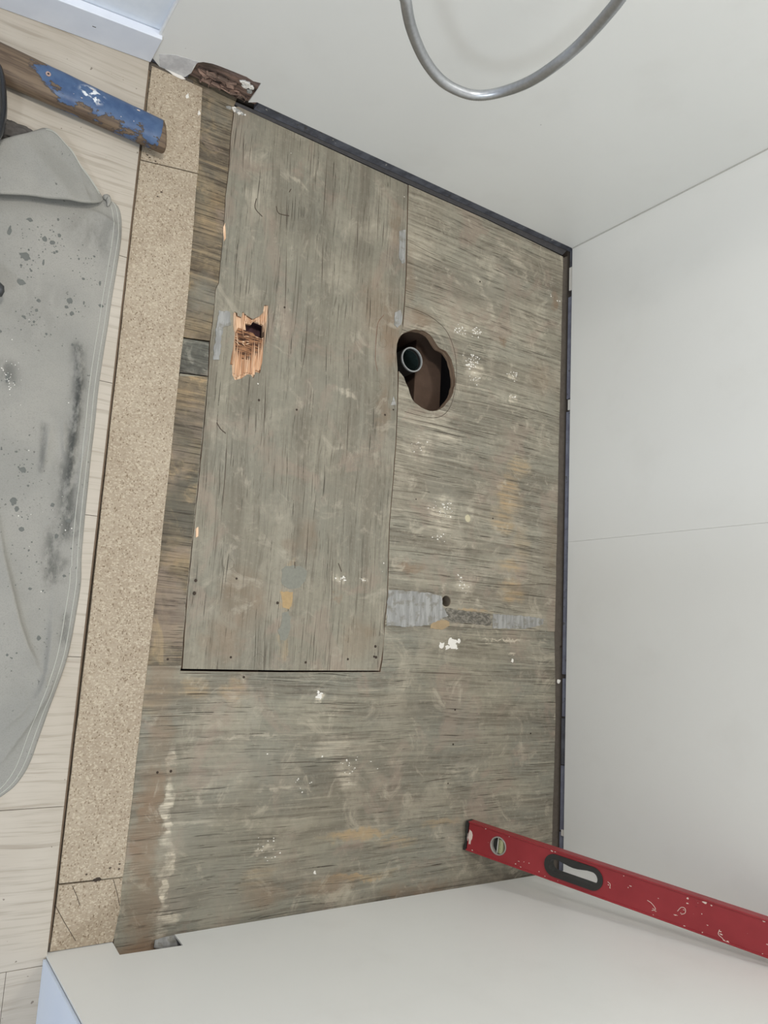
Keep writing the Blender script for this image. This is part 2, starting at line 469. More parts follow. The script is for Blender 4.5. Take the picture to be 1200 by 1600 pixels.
M_lower = wood('weathered_plywood_lower', 'X', rgb(143, 138, 122), rgb(130, 129, 117), rgb(96, 88, 77), rgb(174, 166, 148),
               check=0.6, seed=4.1, contrast=1.0,
               ochre=[(*(0.1992,0.4068), .035, .02, .5), (*(0.2791,0.4019), .03, .035, .6), (*(0.5693,0.1248), .10, .011, .75),
                      (*(0.6634,0.1041), .06, .010, .6), (*(0.5748,0.0440), .10, .009, .8), (*(0.3527,0.0716), .04, .03, .4),
                      (*(0.7781,0.1325), .06, .009, .45), (*(0.1317,0.3898), .05, .03, .3)],
               pale=[(*(0.5312,0.2427), .035, .03, .8), (*(0.4977,0.2988), .06, .03, .5), (*(0.3617,0.1149), .035, .006, 1.0),
                     (*(0.2566,0.1791), .08, .008, .3), (*(0.5352,0.2916), .10, .02, .3), (*(0.4615,0.3960), .012, .008, 1.0),
                     (*(0.1743,0.2810), .010, .03, .8), (*(0.1760,0.1958), .011, .07, 1.0), (*(0.1831,0.0806), .009, .08, 1.0),
                     (*(0.2002,0.0211), .022, .012, .8), (*(0.1842,0.0041), .012, .02, .7),
                     (*(0.9467,0.5243), .09, .003, 1.0), (*(0.9679,0.4956), .02, .005, .7), (*(1.1197,0.3335), .004, .06, .5),
                     (*(0.3917,0.2261), .07, .006, .4), (*(0.6541,0.2559), .04, .012, .3), (*(0.3053,0.3214), .09, .005, .4)],
               grey=[(*(0.2678,0.0600), .14, .07, .75), (*(0.3380,0.2405), .12, .10, .6), (*(0.6834,0.3131), .14, .08, .35),
                     (*(0.2379,0.1270), .10, .10, .7), (*(0.8204,0.3512), .05, .05, .5), (*(0.4997,0.0781), .07, .03, .5),
                     (*(0.7171,0.0177), .10, .02, .4)],
               brown=[(*(0.1435,0.1671), .03, .18, .85), (*(0.1507,0.0441), .035, .07, .85), (*(0.1495,0.3248), .03, .07, .5),
                      (*(0.3684,0.0368), .05, .03, .7), (*(0.7178,0.0052), .10, .018, .8), (*(0.1396,0.4226), .035, .06, .5),
                      (*(0.5171,0.0355), .08, .02, .5), (*(0.1720,0.2704), .012, .03, .6), (.16, -.03, .07, .035, 1.0)],
               darkst=[(*(0.9847,0.0269), .05, .03, .4)])
M_strip = wood('dark_streaked_plywood', 'X', rgb(124, 112, 93), rgb(108, 101, 88), rgb(62, 53, 43), rgb(162, 143, 112),
               check=1.3, seed=8.7, contrast=1.5,
               ochre=[(*(0.1505,1.3113), .03, .06, .45), (*(0.1360,0.9336), .04, .02, .35), (*(0.1530,0.6376), .04, .02, .5),
                      (*(0.1445,0.9728), .04, .006, .9)],
               grey=[(*(0.1447,1.5150), .04, .06, .5), (*(0.1537,1.1406), .04, .05, .7)],
               darkst=[(*(0.1498,0.7308), .05, .09, .8), (*(0.1487,1.1262), .04, .05, .4), (*(0.1574,0.8400), .05, .08, .3)])
M_small = wood('blackened_plywood', 'X', rgb(108, 107, 98), rgb(88, 88, 81), rgb(50, 47, 43), rgb(150, 147, 135), check=1.2, seed=2.2, contrast=1.2)
M_patch = wood('grey_green_plywood_along', 'Y', rgb(141, 136, 121), rgb(132, 129, 116), rgb(104, 97, 85), rgb(166, 159, 143),
               check=0.62, seed=6.4, contrast=0.62,
               ochre=[(*(0.3752,0.5766), .016, .020, .9), (*(0.3782,0.6418), .016, .02, .5), (*(0.3702,0.4868), .012, .03, .5)],
               pale=[(*(0.4758,1.0191), .035, .01, .55), (*(0.4884,0.6289), .018, .014, .8), (*(0.5455,0.6286), .01, .01, .7),
                     (*(0.3284,1.4428), .03, .006, .5, -.4), (*(0.4122,1.2478), .03, .03, .3, -.8), (*(0.2315,1.4682), .02, .03, .35),
                     (*(0.2398,1.3725), .03, .03, .3), (*(0.3166,1.1351), .012, .06, .3), (*(0.5481,1.4128), .05, .02, .3)],
               grey=[(*(0.3872,0.6175), .02, .022, 1.0), (*(0.3762,0.5298), .014, .024, 1.0), (*(0.3077,1.2428), .10, .10, .5),
                     (*(0.3845,1.0161), .12, .08, .6), (*(0.2784,0.8495), .10, .07, .5), (*(0.2199,1.5204), .05, .08, .6),
                     (*(0.4330,0.7706), .12, .06, .4), (*(0.2292,0.6454), .04, .04, .6), (*(0.3082,0.5082), .04, .06, .4)],
               brown=[(*(0.3752,0.6794), .025, .02, .6), (*(0.5801,1.1797), .03, .10, .7), (*(0.2836,0.5664), .06, .07, .55),
                      (*(0.5813,1.4403), .02, .06, .5), (*(0.5430,0.5066), .05, .05, .5), (*(0.2519,0.4938), .05, .05, .5),
                      (*(0.5744,1.0023), .02, .08, .5), (*(0.4914,0.5876), .012, .012, .6), (*(0.4090,0.7024), .03, .05, .4),
                      (*(0.5429,1.2289), .05, .10, .4)])

# ------------------------------------------------------------------ the ground below the boards
void = link('floor', box_bm(-0.9, W + .2, -0.55, D + .25, -0.32, -0.30), M_void)
tag(void, kind='structure')

# ------------------------------------------------------------------ stripped plywood floor
base = empty('floor', kind='structure')
base['label'] = 'stripped old plywood floor of the shower recess'
TH = 0.018
for x0, x1, zt in ((0.712, 0.79, -.085), (0.06, 0.105, -TH - .0005), (0.30, 0.335, -TH - .0005), (1.05, 1.095, -TH - .0005)):
    link('joist', box_bm(x0, x1, 0.0 - .08, D + .04, -0.22, zt, bev=.002), M_joist, base)
link('joist', box_bm(0.107, 0.298, 1.03, 1.07, -0.16, -TH - .03, bev=.002), M_joist, base)
link('rubble_board', box_bm(0.655, 0.724, 0.96, 1.09, -0.18, -.165, bev=.003), M_joist, base)
link('joist', box_bm(0.48, 0.724, 1.225, 1.27, -0.22, -TH - .0005, bev=.002), M_joist, base)

hole_edge = [(0.6081,1.0977),(0.6147,1.0933),(0.6228,1.0864),(0.6280,1.0757),(0.6356,1.0656),(0.6407,1.0534),(0.6462,1.0436),(0.6531,1.0368),(0.6622,1.0329),(0.6732,1.0285),(0.6859,1.0260),(0.6968,1.0253),(0.7058,1.0265),(0.7184,1.0306),(0.7291,1.0372),(0.7380,1.0447),(0.7441,1.0537),(0.7521,1.0631),(0.7591,1.0738),(0.7633,1.0841),(0.7646,1.0936),(0.7678,1.1021),(0.7680,1.1092),(0.7672,1.1207),(0.7649,1.1287),(0.7624,1.1413),(0.7572,1.1510),(0.7538,1.1611),(0.7468,1.1687),(0.7369,1.1771),(0.7292,1.1788),(0.7179,1.1799),(0.7110,1.1843),(0.7023,1.1929),(0.6965,1.1991),(0.6888,1.2047),(0.6794,1.2076),(0.6684,1.2092),(0.6594,1.2075),(0.6487,1.2068),(0.6408,1.2039),(0.6279,1.1966),(0.6160,1.1888),(0.6077,1.1812),(0.6053,1.1735)]
sheet_up = ([(0.6080,1.5473),(0.8448,1.5475),(1.1145,1.5392)] + ragged([(1.1145,1.5392),(1.1101,1.0148),(1.1077,0.5561)], .0006, .02, 3, False) +
            [(1.1067,0.5514),(0.9259,0.5467),(0.7565,0.5464),(0.6060,0.5410)] +
            [(0.6097,0.6030),(0.6079,0.6707),(0.6052,0.7530),(0.6090,0.8516),(0.6113,0.9377),(0.6103,1.0099),(0.6094,1.0537)] + hole_edge +
            [(0.6133,1.2039),(0.6149,1.2653),(0.6157,1.3272),(0.6110,1.4510)])


def circle(cx, cy, rx, ry=None, n=24, wob=0.0, seed=0):
    ry = ry or rx; rr = random.Random(seed)
    return [(cx + rx * (1 + rr.uniform(-wob, wob)) * math.cos(2 * math.pi * i / n), cy + ry * (1 + rr.uniform(-wob, wob)) * math.sin(2 * math.pi * i / n)) for i in range(n)]


sh = (0.7670,0.6017)
up = link('plywood_sheet', plate_bm(sheet_up, -TH, 0, [circle(sh[0], sh[1], .0125, .0125, 24, .03)]), M_sheet, base,
          'plywood sheet with the large drain hole, grain running across')
lower_sheet = ([(0.6063,0.5405),(0.7566,0.5459),(0.9259,0.5461),(1.1056,0.5506)] + ragged([(1.1056,0.5506),(1.1142,0.3787),(1.1136,0.2297),(1.1096,0.0491)], .0007, .02, 5, False) +
               [(1.108, -.012), (.2405, -.012), (.2405, -.09), (.106, -.09), (.106, .004), (.05, .004)] + [(0.0534,0.0379),(0.1171,0.6453),(0.1210,0.9752),(0.1751,0.9813),(0.1752,0.8863)] +
               ragged([(0.1752,0.8863),(0.1748,0.7224),(0.1738,0.5644),(0.1760,0.4455)], .0006, .012, 6, False) + [(0.1746,0.4360),(0.3742,0.4380),(0.6013,0.4435),(0.6052,0.4698)])
lower_sheet = [p for i, p in enumerate(lower_sheet) if i == 0 or (Vector(p) - Vector(lower_sheet[i - 1])).length > 1e-4]
low = link('plywood_sheet', plate_bm(lower_sheet, -TH, 0), M_lower, base, 'lower plywood sheet, greyer, running under the spirit level')
arm = ragged([(0.0731,0.9643),(0.1150,1.0422),(0.1700,1.0486),(0.1748,0.9837)], .0007, .01, 8)
arm[0] = (0.0608,0.9698)
link('plywood_strip', plate_bm([(0.0549,0.9707), (0.0483,1.0347), (0.1712,1.0496), (0.1751,0.9838)], -TH, -.0012), M_small, base,
     'short blackened plywood strip beside the grey filler')
upper_strip = ([(0.0481,1.0370),(0.0069,1.0474),(0.0041,1.5447),(0.0966,1.6045),(0.1828,1.5753),(0.1767,1.5509),(0.1750,1.4794),(0.1768,1.4145)] +
               [(0.1771,1.4146),(0.1758,1.3549),(0.1782,1.2945),(0.1784,1.1718),(0.1735,1.1571),(0.1745,1.1182),(0.1722,1.0530)])
link('plywood_strip', plate_bm(upper_strip, -TH, -.0006), M_strip, base,
     'brown streaked plywood strip between particleboard and grey panel')
# dark streaked face over the arm of the lower sheet
link('plywood_strip', plate_bm([(0.0080,0.6336),(0.0599,0.9563),(0.1738,0.9816),(0.1740,0.8861),(0.1736,0.7223),(0.1726,0.5643),(0.1754,0.4455),(0.0290,0.4417)], -.0002, .0004), M_strip, base,
     'brown streaked plywood strip beside the long particleboard')

# the rectangular patch board
tear = [(0.2168,1.1244),(0.2220,1.1229),(0.2232,1.1179),(0.2313,1.1168),(0.2328,1.1290),(0.2408,1.1243),(0.2552,1.1197),(0.2687,1.1300),(0.2757,1.1397),(0.2769,1.1558),(0.2847,1.1572),(0.2866,1.1429),(0.2826,1.1187),(0.2831,1.0840),(0.2820,1.0344),(0.2799,1.0141),(0.2708,1.0146),(0.2670,1.0007),(0.2601,1.0071),(0.2540,1.0056),(0.2422,0.9943),(0.2291,0.9881),(0.2233,0.9971),(0.2209,1.0171),(0.2166,1.0165),(0.2198,1.0496),(0.2208,1.0804),(0.2167,1.0904),(0.2142,1.1193)]
patch_out = ([(0.1861,1.5538),(0.3737,1.5507),(0.6060,1.5473),(0.6092,1.4504),(0.6136,1.3265),(0.6132,1.2648),(0.6115,1.2110)] + [(0.6159,1.1895),(0.6045,1.1759),(0.5999,1.1596),(0.5993,1.1416),(0.6013,1.1257),(0.6046,1.1042)] +
             [(0.6078,1.0533),(0.6088,1.0096),(0.6098,0.9374),(0.6077,0.8514),(0.6039,0.7528),(0.6064,0.6706),(0.6084,0.6029),(0.6047,0.5437),(0.6066,0.5093),(0.6028,0.4697),(0.5988,0.4461),(0.3739,0.4416)] + [(0.1795,0.4400)] +
             ragged([(0.1790,0.4400),(0.1756,0.5645),(0.1764,0.7226),(0.1774,0.8868),(0.1767,0.9829),(0.1733,1.0520),(0.1755,1.1185),(0.1745,1.1574),(0.1795,1.1721),(0.1792,1.2949),(0.1769,1.3553),(0.1788,1.4153),(0.1766,1.4800),(0.1783,1.5488)], .0004, .01, 10, False))
pt = link('plywood_patch', plate_bm(patch_out, -TH, -.0010, [tear]), M_patch, base,
          'long rectangular grey-green plywood patch, grain lengthwise, splintered hole near its left edge')

for o_ in (up, low, pt): cut_edges(o_)

# torn hole: fresh wood bed with a dark opening, splinters over it
dark_hole = [(0.2421,1.1093),(0.2549,1.1102),(0.2570,1.1162),(0.2618,1.1189),(0.2725,1.1178),(0.2814,1.1163),(0.2839,1.0927),(0.2803,1.0872),(0.2616,1.0894),(0.2449,1.0928)]
bed = []
for (x, y) in tear:
    cx, cy = (0.2523,1.0705); v = Vector((x - cx, y - cy)) * 1.04; bed.append((cx + v.x, cy + v.y))
link('broken_ply_layer', plate_bm(bed, -.013, -.006, [dark_hole]), M_fresh, pt, 'fresh pale wood exposed inside the torn hole')
link('broken_ply_layer', plate_bm([(0.2280,1.0958),(0.2608,1.0928),(0.2669,1.0865),(0.2808,1.0862),(0.2803,1.0593),(0.2762,1.0423),(0.2658,1.0357),(0.2548,1.0369),(0.2387,1.0355),(0.2269,1.0482),(0.2237,1.0840)], -.0062, -.0045), M_cross, pt,
     'brown crosswise ply in the torn hole')


link('added_backing_board', box_bm(.20, .299, 1.08, 1.22, -.060, -.040), plain('purple_brown_shadowed_board', rgb(92, 66, 70), .9), pt)  # board added so the dark of the opening comes from its colour


def splinter(x, y0, y1, w, z0, z1, lean=0.0, mat=None):
    """a long thin sliver lying along Y: wide root at y0, sharp point at y1"""
    bm = bmesh.new(); sgn = 1 if y1 > y0 else -1
    a = [bm.verts.new((x - w, y0, z0 - .002)), bm.verts.new((x + w, y0, z0 - .002)), bm.verts.new((x, y0, z0 + w * .9))]
    ym = y0 + (y1 - y0) * .55
    b = [bm.verts.new((x - w * .8 + lean * .5, ym, (z0 + z1) / 2 - .002)), bm.verts.new((x + w * .8 + lean * .5, ym, (z0 + z1) / 2 - .002)), bm.verts.new((x + lean * .5, ym, (z0 + z1) / 2 + w * .8))]
    t = bm.verts.new((x + lean, y1, z1))
    for i in range(3):
        j = (i + 1) % 3
        bm.faces.new((a[i], a[j], b[j], b[i])); bm.faces.new((b[i], b[j], t))
    bm.faces.new(a)
    return link('splinter', bm, mat or M_fresh, pt)


sp_pts = [(0.2280,1.0014),(0.2326,0.9947),(0.2363,0.9982),(0.2406,1.0018),(0.2452,1.0029),(0.2495,1.0078),(0.2540,1.0102),(0.2587,1.0101),(0.2635,1.0099),(0.2691,1.0086),(0.2730,1.0188),(0.2771,1.0185),(0.2803,1.0219),(0.2827,1.0264)]
sp_tip = [(0.2272,1.0545),(0.2290,1.0642),(0.2341,1.0602),(0.2375,1.0598),(0.2440,1.0392),(0.2463,1.0516),(0.2517,1.0438),(0.2560,1.0488),(0.2588,1.0720),(0.2628,1.0811),(0.2688,1.0587),(0.2726,1.0784),(0.2778,1.0824),(0.2807,1.0818)]
for i, (a, b) in enumerate(zip(sp_pts, sp_tip)):
    splinter(a[0], a[1], b[1], R.uniform(.0022, .0032), -.0035, -.0025 + R.uniform(0, .003), b[0] - a[0])
for a, b in zip([(0.2353,1.1274),(0.2404,1.1235),(0.2477,1.1176),(0.2546,1.1169),(0.2624,1.1218),(0.2689,1.1276),(0.2737,1.1358),(0.2780,1.1424)], [(0.2381,1.1029),(0.2430,1.1096),(0.2500,1.1076),(0.2537,1.1113),(0.2657,1.1160),(0.2716,1.1123),(0.2754,1.1160),(0.2808,1.1095)]):
    splinter(a[0], a[1], b[1], .0030, -.0030, -.0030, b[0] - a[0])
for a, b, w in zip([(0.2169,1.1221),(0.2216,1.0187),(0.2845,1.1565),(0.2257,1.0837),(0.2334,1.1255)], [(0.2219,1.0813),(0.2214,1.0799),(0.2840,1.0728),(0.2290,1.0622),(0.2391,1.0768)], (.0042, .0025, .0028, .002, .0022)):
    splinter(a[0], a[1], b[1], w, -.0025, -.0005, b[0] - a[0])
for i in range(16):   # torn cross fibres
    a = (0.2427,1.0719); x = a[0] + R.uniform(-.022, .018); y = a[1] + R.uniform(-.010, .010)
    bm = bmesh.new(); ang = R.uniform(-.7, .4); L = R.uniform(.004, .009); w = .0007
    dx, dy = math.cos(ang) * L, math.sin(ang) * L
    tube_bm([(x - dx, y - dy, -.0035), (x, y, -.0022), (x + dx, y + dy, -.0030)], [w, w * 1.3, w * .4], 5, bm)
    link('splinter', bm, M_fresh if i % 2 else M_cross, pt)

# grey filler, plaster dabs, nail heads, scribed marks on the boards
def slab(name, pts, z0, h, mat, parent, label=None, seed=0, amp=.0015):
    return link(name, plate_bm(ragged(pts, amp, .006, seed), z0 - .0005, z0 + h), mat, parent, label)


slab('filler', [(0.1842,1.1172),(0.2062,1.1209),(0.2112,1.0948),(0.1962,1.0867),(0.1946,1.0616),(0.1945,1.0204),(0.1819,1.0172),(0.1819,1.0582),(0.1828,1.0907)], -.0008, .0012, M_filler, pt, 'L-shaped grey filler beside the splintered hole', 1)
slab('filler', [(0.5893,1.4259),(0.6066,1.4352),(0.6095,1.3563),(0.6027,1.3509),(0.5932,1.3617)], -.0010, .0010, M_filler, pt, 'narrow grey filler at the patch edge', 2, .0008)
slab('filler', [(0.5890,1.2303),(0.6041,1.2407),(0.6101,1.2273),(0.6079,1.2069),(0.5980,1.1967),(0.5890,1.2017)], -.0010, .0012, M_filler, pt, 'grey filler dab above the drain hole', 3, .001)
slab('filler', [(0.5920,1.0162),(0.5975,1.0378),(0.6033,1.0259),(0.6055,1.0191)], -.0010, .0008, M_filler, pt, None, 4, .0005)
slab('filler', [(0.6107,0.6139),(0.6656,0.6155),(0.7174,0.6167),(0.7513,0.6123),(0.7580,0.5874),(0.7733,0.5700),(0.7384,0.5539),(0.7125,0.5456),(0.6700,0.5406),(0.6105,0.5387),(0.6081,0.5760)], 0, .0012, M_filler, up, 'wide combed grey filler left of the small hole', 5)
slab('filler', [(0.7670,0.5866),(0.8279,0.5834),(0.8951,0.5804),(0.9016,0.5632),(0.8961,0.5541),(0.8386,0.5567),(0.7831,0.5565),(0.7592,0.5635)], 0, .0010, M_filler_dark, up, 'dark rough filler right of the small hole', 6)
slab('filler', [(0.9048,0.5824),(0.9956,0.5835),(1.0699,0.5804),(1.0659,0.5663),(1.0070,0.5525),(0.9041,0.5501)], 0, .0008, M_filler, up, 'pale grey filler near the right wall', 7)
slab('adhesive_residue', [(0.7294,0.5562),(0.7737,0.5616),(0.7781,0.5477),(0.7570,0.5382),(0.7251,0.5394)], 0, .0009, plain('tan_residue', rgb(158, 138, 108), .8, nz=.1), low, None, 8)

M_fill2 = plain('greenish_grey_filler', rgb(128, 128, 118), .8, nz=.07, scale=160)
slab('filler', [(0.3580,0.6337),(0.3671,0.6420),(0.3836,0.6449),(0.4022,0.6429),(0.4142,0.6364),(0.4115,0.6158),(0.3970,0.6008),(0.3776,0.5980),(0.3618,0.6054)], -.0011, .0006, M_fill2, pt, 'greenish grey filler dab on the patch', 41, .0022)
slab('filler', [(0.3663,0.5501),(0.3797,0.5547),(0.3863,0.5427),(0.3855,0.5180),(0.3775,0.4981),(0.3664,0.4988),(0.3595,0.5167),(0.3664,0.5330)], -.0011, .0006, M_fill2, pt, None, 42, .0022)
slab('bare_patch', [(0.3601,0.5916),(0.3864,0.5924),(0.3866,0.5737),(0.3808,0.5585),(0.3668,0.5612)], -.0011, .0005, plain('ochre_bare_wood', rgb(168, 144, 106), .8, nz=.08, scale=120), pt, 'small ochre bare patch', 43, .0012)
bmP = bmesh.new(); bmQ = bmesh.new(); bmT = bmesh.new()
def dab(px, r, bm, z=0.0, seed=0, n=1, spread=0.0):
    rr = random.Random(seed)
    for i in range(n):
        k_ = rr.uniform(.4, 1.1)
        blob_bm(px[0] + rr.gauss(0, spread), px[1] + rr.gauss(0, spread * .8), r * k_, r * k_ * rr.uniform(.5, 1), z, .0006, bm, seed * 31 + i, .4, 9)


for c_, r_, n_, s_ in (((0.7870,0.5130), .009, 9, .008), ((0.9686,0.4764), .004, 2, .001), ((0.4615,0.3960), .004, 7, .005), ((0.5378,0.2546), .002, 16, .02),
                       ((0.4727,0.0649), .003, 2, .001), ((0.3574,0.2878), .002, 2, .001), ((0.3619,0.1127), .0018, 14, .018), ((0.4317,0.2356), .0016, 8, .012)):
    dab(c_, r_, bmP, 0, int(c_[0] * 999), n_, s_)
for c_, r_, n_, s_ in (((0.7739,1.2422), .0022, 22, .010), ((0.8268,1.2503), .0022, 22, .010), ((0.8162,1.1768), .0022, 30, .010), ((0.8071,1.1586), .003, 8, .007), ((0.8260,1.1346), .0018, 14, .012),
                       ((0.9503,1.1674), .0018, 18, .008), ((0.9501,1.1116), .0020, 9, .006), ((0.7520,0.8081), .0020, 26, .014), ((0.7460,0.7490), .002, 10, .012),
                       ((0.8157,0.6446), .0018, 9, .010), ((0.8056,0.6611), .003, 3, .003), ((1.0700,1.4153), .002, 3, .004), ((1.0984,1.4096), .003, 2, .003), ((0.6728,0.9404), .0022, 10, .012)):
    dab(c_, r_, bmQ, 0, int(c_[0] * 999), n_, s_)
for c_, r_, n_, s_ in (((0.4962,0.6270), .0022, 10, .006), ((0.5472,0.6274), .0015, 8, .005), ((0.3086,1.5021), .0015, 1, .0), ((0.5935,0.6517), .002, 1, 0), ((0.5957,0.6695), .0015, 1, 0),
                       ((0.2783,0.9914), .0015, 2, .0015), ((0.5983,1.5130), .0015, 2, .002)):
    dab(c_, r_, bmT, -.001, int(c_[0] * 999), n_, s_)
for bm_, par in ((bmP, low), (bmQ, up), (bmT, pt)):
    o = link('plaster_spots', bm_, M_plaster, par, 'white plaster spatter'); o['kind'] = 'stuff'

M_cream = plain('cream_glue', rgb(186, 178, 150), .6)
link('glue_dab', blob_bm(*(0.8200,0.7950), .0085, .0085, 0, .0006, None, 5, .08), M_cream, up, 'round cream glue dab')
M_nail = plain('rusty_nail_head', rgb(66, 56, 48), .6, .5)
def nail(p, r, parent, z, ring=False):
    bm = bmesh.new()
    if ring:
        a0 = R.uniform(0, 6)
        tube_bm([(p[0] + r * math.cos(a0 + t * .27), p[1] + r * math.sin(a0 + t * .27), z - .0001) for t in range(17)], .0004, 5, bm)
        link('hammer_dent', bm, M_nail, parent)
    else:
        bmesh.ops.create_cone(bm, cap_ends=True, segments=12, radius1=r, radius2=r * .8, depth=.0012, matrix=Matrix.Translation((p[0], p[1], z + .0001)))
        link('nail_head', bm, M_nail, parent)


for p in [(0.3552,0.5690),(0.1878,0.5747),(0.2686,0.4630),(0.4253,0.4581),(0.5212,0.4672),(0.5860,0.4953),(0.5891,0.4732),(0.1500,0.4559),(0.2669,0.6083),(0.3215,1.1639),(0.3656,0.9579),(0.2824,0.9597),(0.1880,0.5979),(0.6041,1.2119),(0.5994,1.0076),(0.5784,0.9916),(0.5842,0.4744)]: nail(p, .0022 + R.uniform(0, .0012), pt if p[0] > .19 else low, -.001 if p[0] > .19 else 0.0004)
for p in [(0.2479,0.6341),(0.3242,0.4600),(0.5545,1.0513),(0.5614,1.1524)]: nail(p, .011, pt, -.0012, True)
for p in [(0.8033,0.3664),(0.8016,0.2929),(0.7915,0.2117),(0.1748,0.2649),(0.1512,0.2639),(0.2972,0.4276),(1.1308,0.5168),(1.0333,0.3113),(0.8958,0.8049),(0.6710,0.8183),(0.8313,1.3794)]: nail(p, .0016 + R.uniform(0, .0012), low if p[1] < .53 else up, 0.0)
M_scribe = plain('dark_scribed_line', rgb(78, 66, 56), .8)
arc = catmull([(p[0], p[1], .0001) for p in [(0.6156,1.2533),(0.6551,1.2525),(0.6939,1.2466),(0.7304,1.2302),(0.7526,1.2031),(0.7659,1.1673),(0.7701,1.1213),(0.7646,1.0766),(0.7531,1.0434),(0.7318,1.0206),(0.6994,1.0094),(0.6601,1.0086),(0.6285,1.0094)]], 6)
link('scribed_line', tube_bm(arc, .0006, 5), M_scribe, up, 'dark curved line scribed around the drain hole')
arc = catmull([(p[0], p[1], -.0011) for p in [(0.5607,1.2161),(0.5469,1.1929),(0.5444,1.1553),(0.5456,1.1116),(0.5524,1.0841)]], 6)
link('scribed_line', tube_bm(arc, .0006, 5), plain('reddish_scribed_line', rgb(120, 82, 66), .8), pt)
for i, pts in enumerate(([(0.2411,1.3731),(0.2402,1.3517),(0.2567,1.3397)], [(0.2854,1.3729),(0.2922,1.3598),(0.3154,1.3627)], [(0.2007,0.8977),(0.2094,0.8869),(0.2203,0.8803)], [(0.3859,0.6514),(0.3869,0.6389)], [(0.4848,0.6586),(0.4935,0.6424)], [(0.3112,1.4143),(0.3150,1.4230)])):
    link('gouge', tube_bm(catmull([(p[0], p[1], -.0010) for p in pts], 4), .0009, 5), M_scribe, pt)
# long open cracks in the patch (along the grain) and splits in the sheets (across)
for seg_ in ([(0.3932,1.5439),(0.3942,1.4465),(0.3945,1.3801)], [(0.5311,1.5154),(0.5315,1.4300),(0.5331,1.3798)], [(0.5478,1.4437),(0.5471,1.3739)], [(0.3146,1.3012),(0.3198,1.2188),(0.3237,1.1371)], [(0.4131,1.4689),(0.4158,1.4101)],
             [(0.3736,1.1933),(0.3752,1.0961),(0.3690,1.0261)], [(0.3075,1.4057),(0.3109,1.3283)], [(0.2866,1.1537),(0.2922,1.0877)], [(0.2923,1.0211),(0.2962,0.9431),(0.3000,0.8662)], [(0.4790,1.4336),(0.4829,1.3295)], [(0.3982,1.3302),(0.4027,1.2305)],
             [(0.2234,0.8897),(0.2261,0.8029),(0.2262,0.7051)], [(0.4694,0.6832),(0.4759,0.5544)], [(0.4099,0.7283),(0.4121,0.6260)], [(0.4862,0.9835),(0.4893,0.8734)], [(0.2022,1.4983),(0.2081,1.4161)]):
    p3 = catmull([(p[0], p[1], -.0011) for p in seg_], 5)
    link('crack', tube_bm(p3, [.0002 + .0006 * math.sin(math.pi * i / (len(p3) - 1)) for i in range(len(p3))], 4), M_scribe, pt)
for seg_ in ([(0.6189,1.4095),(0.6742,1.4031),(0.7006,1.4024)], [(0.8883,1.0899),(1.0112,1.0952),(1.1315,1.0951)], [(0.6087,0.9950),(0.7516,0.9973),(0.9085,0.9936)], [(0.7692,0.6507),(0.9419,0.6521),(1.1049,0.6688)], [(0.8767,1.3803),(0.9191,1.3798)], [(0.6052,0.7006),(0.7665,0.7036),(0.8999,0.7024)]):
    p3 = catmull([(p[0], p[1], .0000) for p in seg_], 6)
    link('crack', tube_bm(p3, [.0002 + .0005 * math.sin(math.pi * i / (len(p3) - 1)) for i in range(len(p3))], 4), M_scribe, up)
for seg_ in ([(0.3746,0.2709),(0.4711,0.2695)], [(0.1239,0.3574),(0.2038,0.3589)], [(0.7223,0.2180),(0.7997,0.2232)], [(0.6756,0.4451),(0.8160,0.4440)], [(0.1744,0.4321),(0.2328,0.4333)]):
    p3 = catmull([(p[0], p[1], .0000) for p in seg_], 6)
    link('crack', tube_bm(p3, [.0002 + .0005 * math.sin(math.pi * i / (len(p3) - 1)) for i in range(len(p3))], 4), M_scribe, low)
# pale bare chips on the patch's left edge
slab('bare_chip', [(0.1777,1.2876),(0.1808,1.2982),(0.1849,1.2672),(0.1817,1.2594)], -.001, .0007, M_fresh, pt, 'bare pale wood chip', 21, .0005)
slab('bare_chip', [(0.1789,0.6921),(0.1834,0.6962),(0.1851,0.6786),(0.1805,0.6757)], -.001, .0007, M_fresh, pt, 'bare pale wood chip', 22, .0005)

# small drilled hole gets a sleeve
bm = bmesh.new()
bmesh.ops.create_cone(bm, cap_ends=False, segments=24, radius1=.0118, radius2=.0118, depth=.03, matrix=Matrix.Translation((sh[0], sh[1], -.016)))
slv = link('hole_sleeve', bm, plain('worn_hole_rim', rgb(118, 108, 94), .7), up)
md = slv.modifiers.new('solid', 'SOLIDIFY'); md.thickness = .0015; md.offset = 1

# ------------------------------------------------------------------ particleboard border
ZP = .003
def pboard(pts, label, seed):
    o = link('particleboard', plate_bm(ragged(pts, .0005, .03, seed), -.0155, ZP), M_particle, base, label); return o


pb1 = pboard([(0.0088,1.5546),(0.1079,1.5562),(0.1121,1.4709),(0.1166,1.3769),(0.0078,1.3606)], 'short particleboard piece in the top corner under the wooden handle', 1)
pb2 = pboard([(0.0075,1.3579),(0.1156,1.3738),(0.1208,1.1168),(0.1184,0.9412),(0.1173,0.6337),(0.1130,0.3472),(0.1089,0.1007),(0.0088,0.1015),(0.0083,0.1792),(0.0098,0.5470),(0.0080,0.8235),(0.0069,1.1688)], 'long particleboard strip between laminate and plywood', 2)
pb3 = pboard([(0.0088,0.0987),(0.1086,0.0982),(0.1090,0.0505)] + [(.1035, .0012), (.0066, .0012)] + [(0.0081,0.0546)], 'short particleboard piece at the lower wall', 3)
for p in [(0.0811,1.5254),(0.1067,1.5001)]: link('plaster_fleck', blob_bm(p[0], p[1], .0028, .005, ZP, .0008, None, int(p[0] * 999)), M_plaster, pb1)
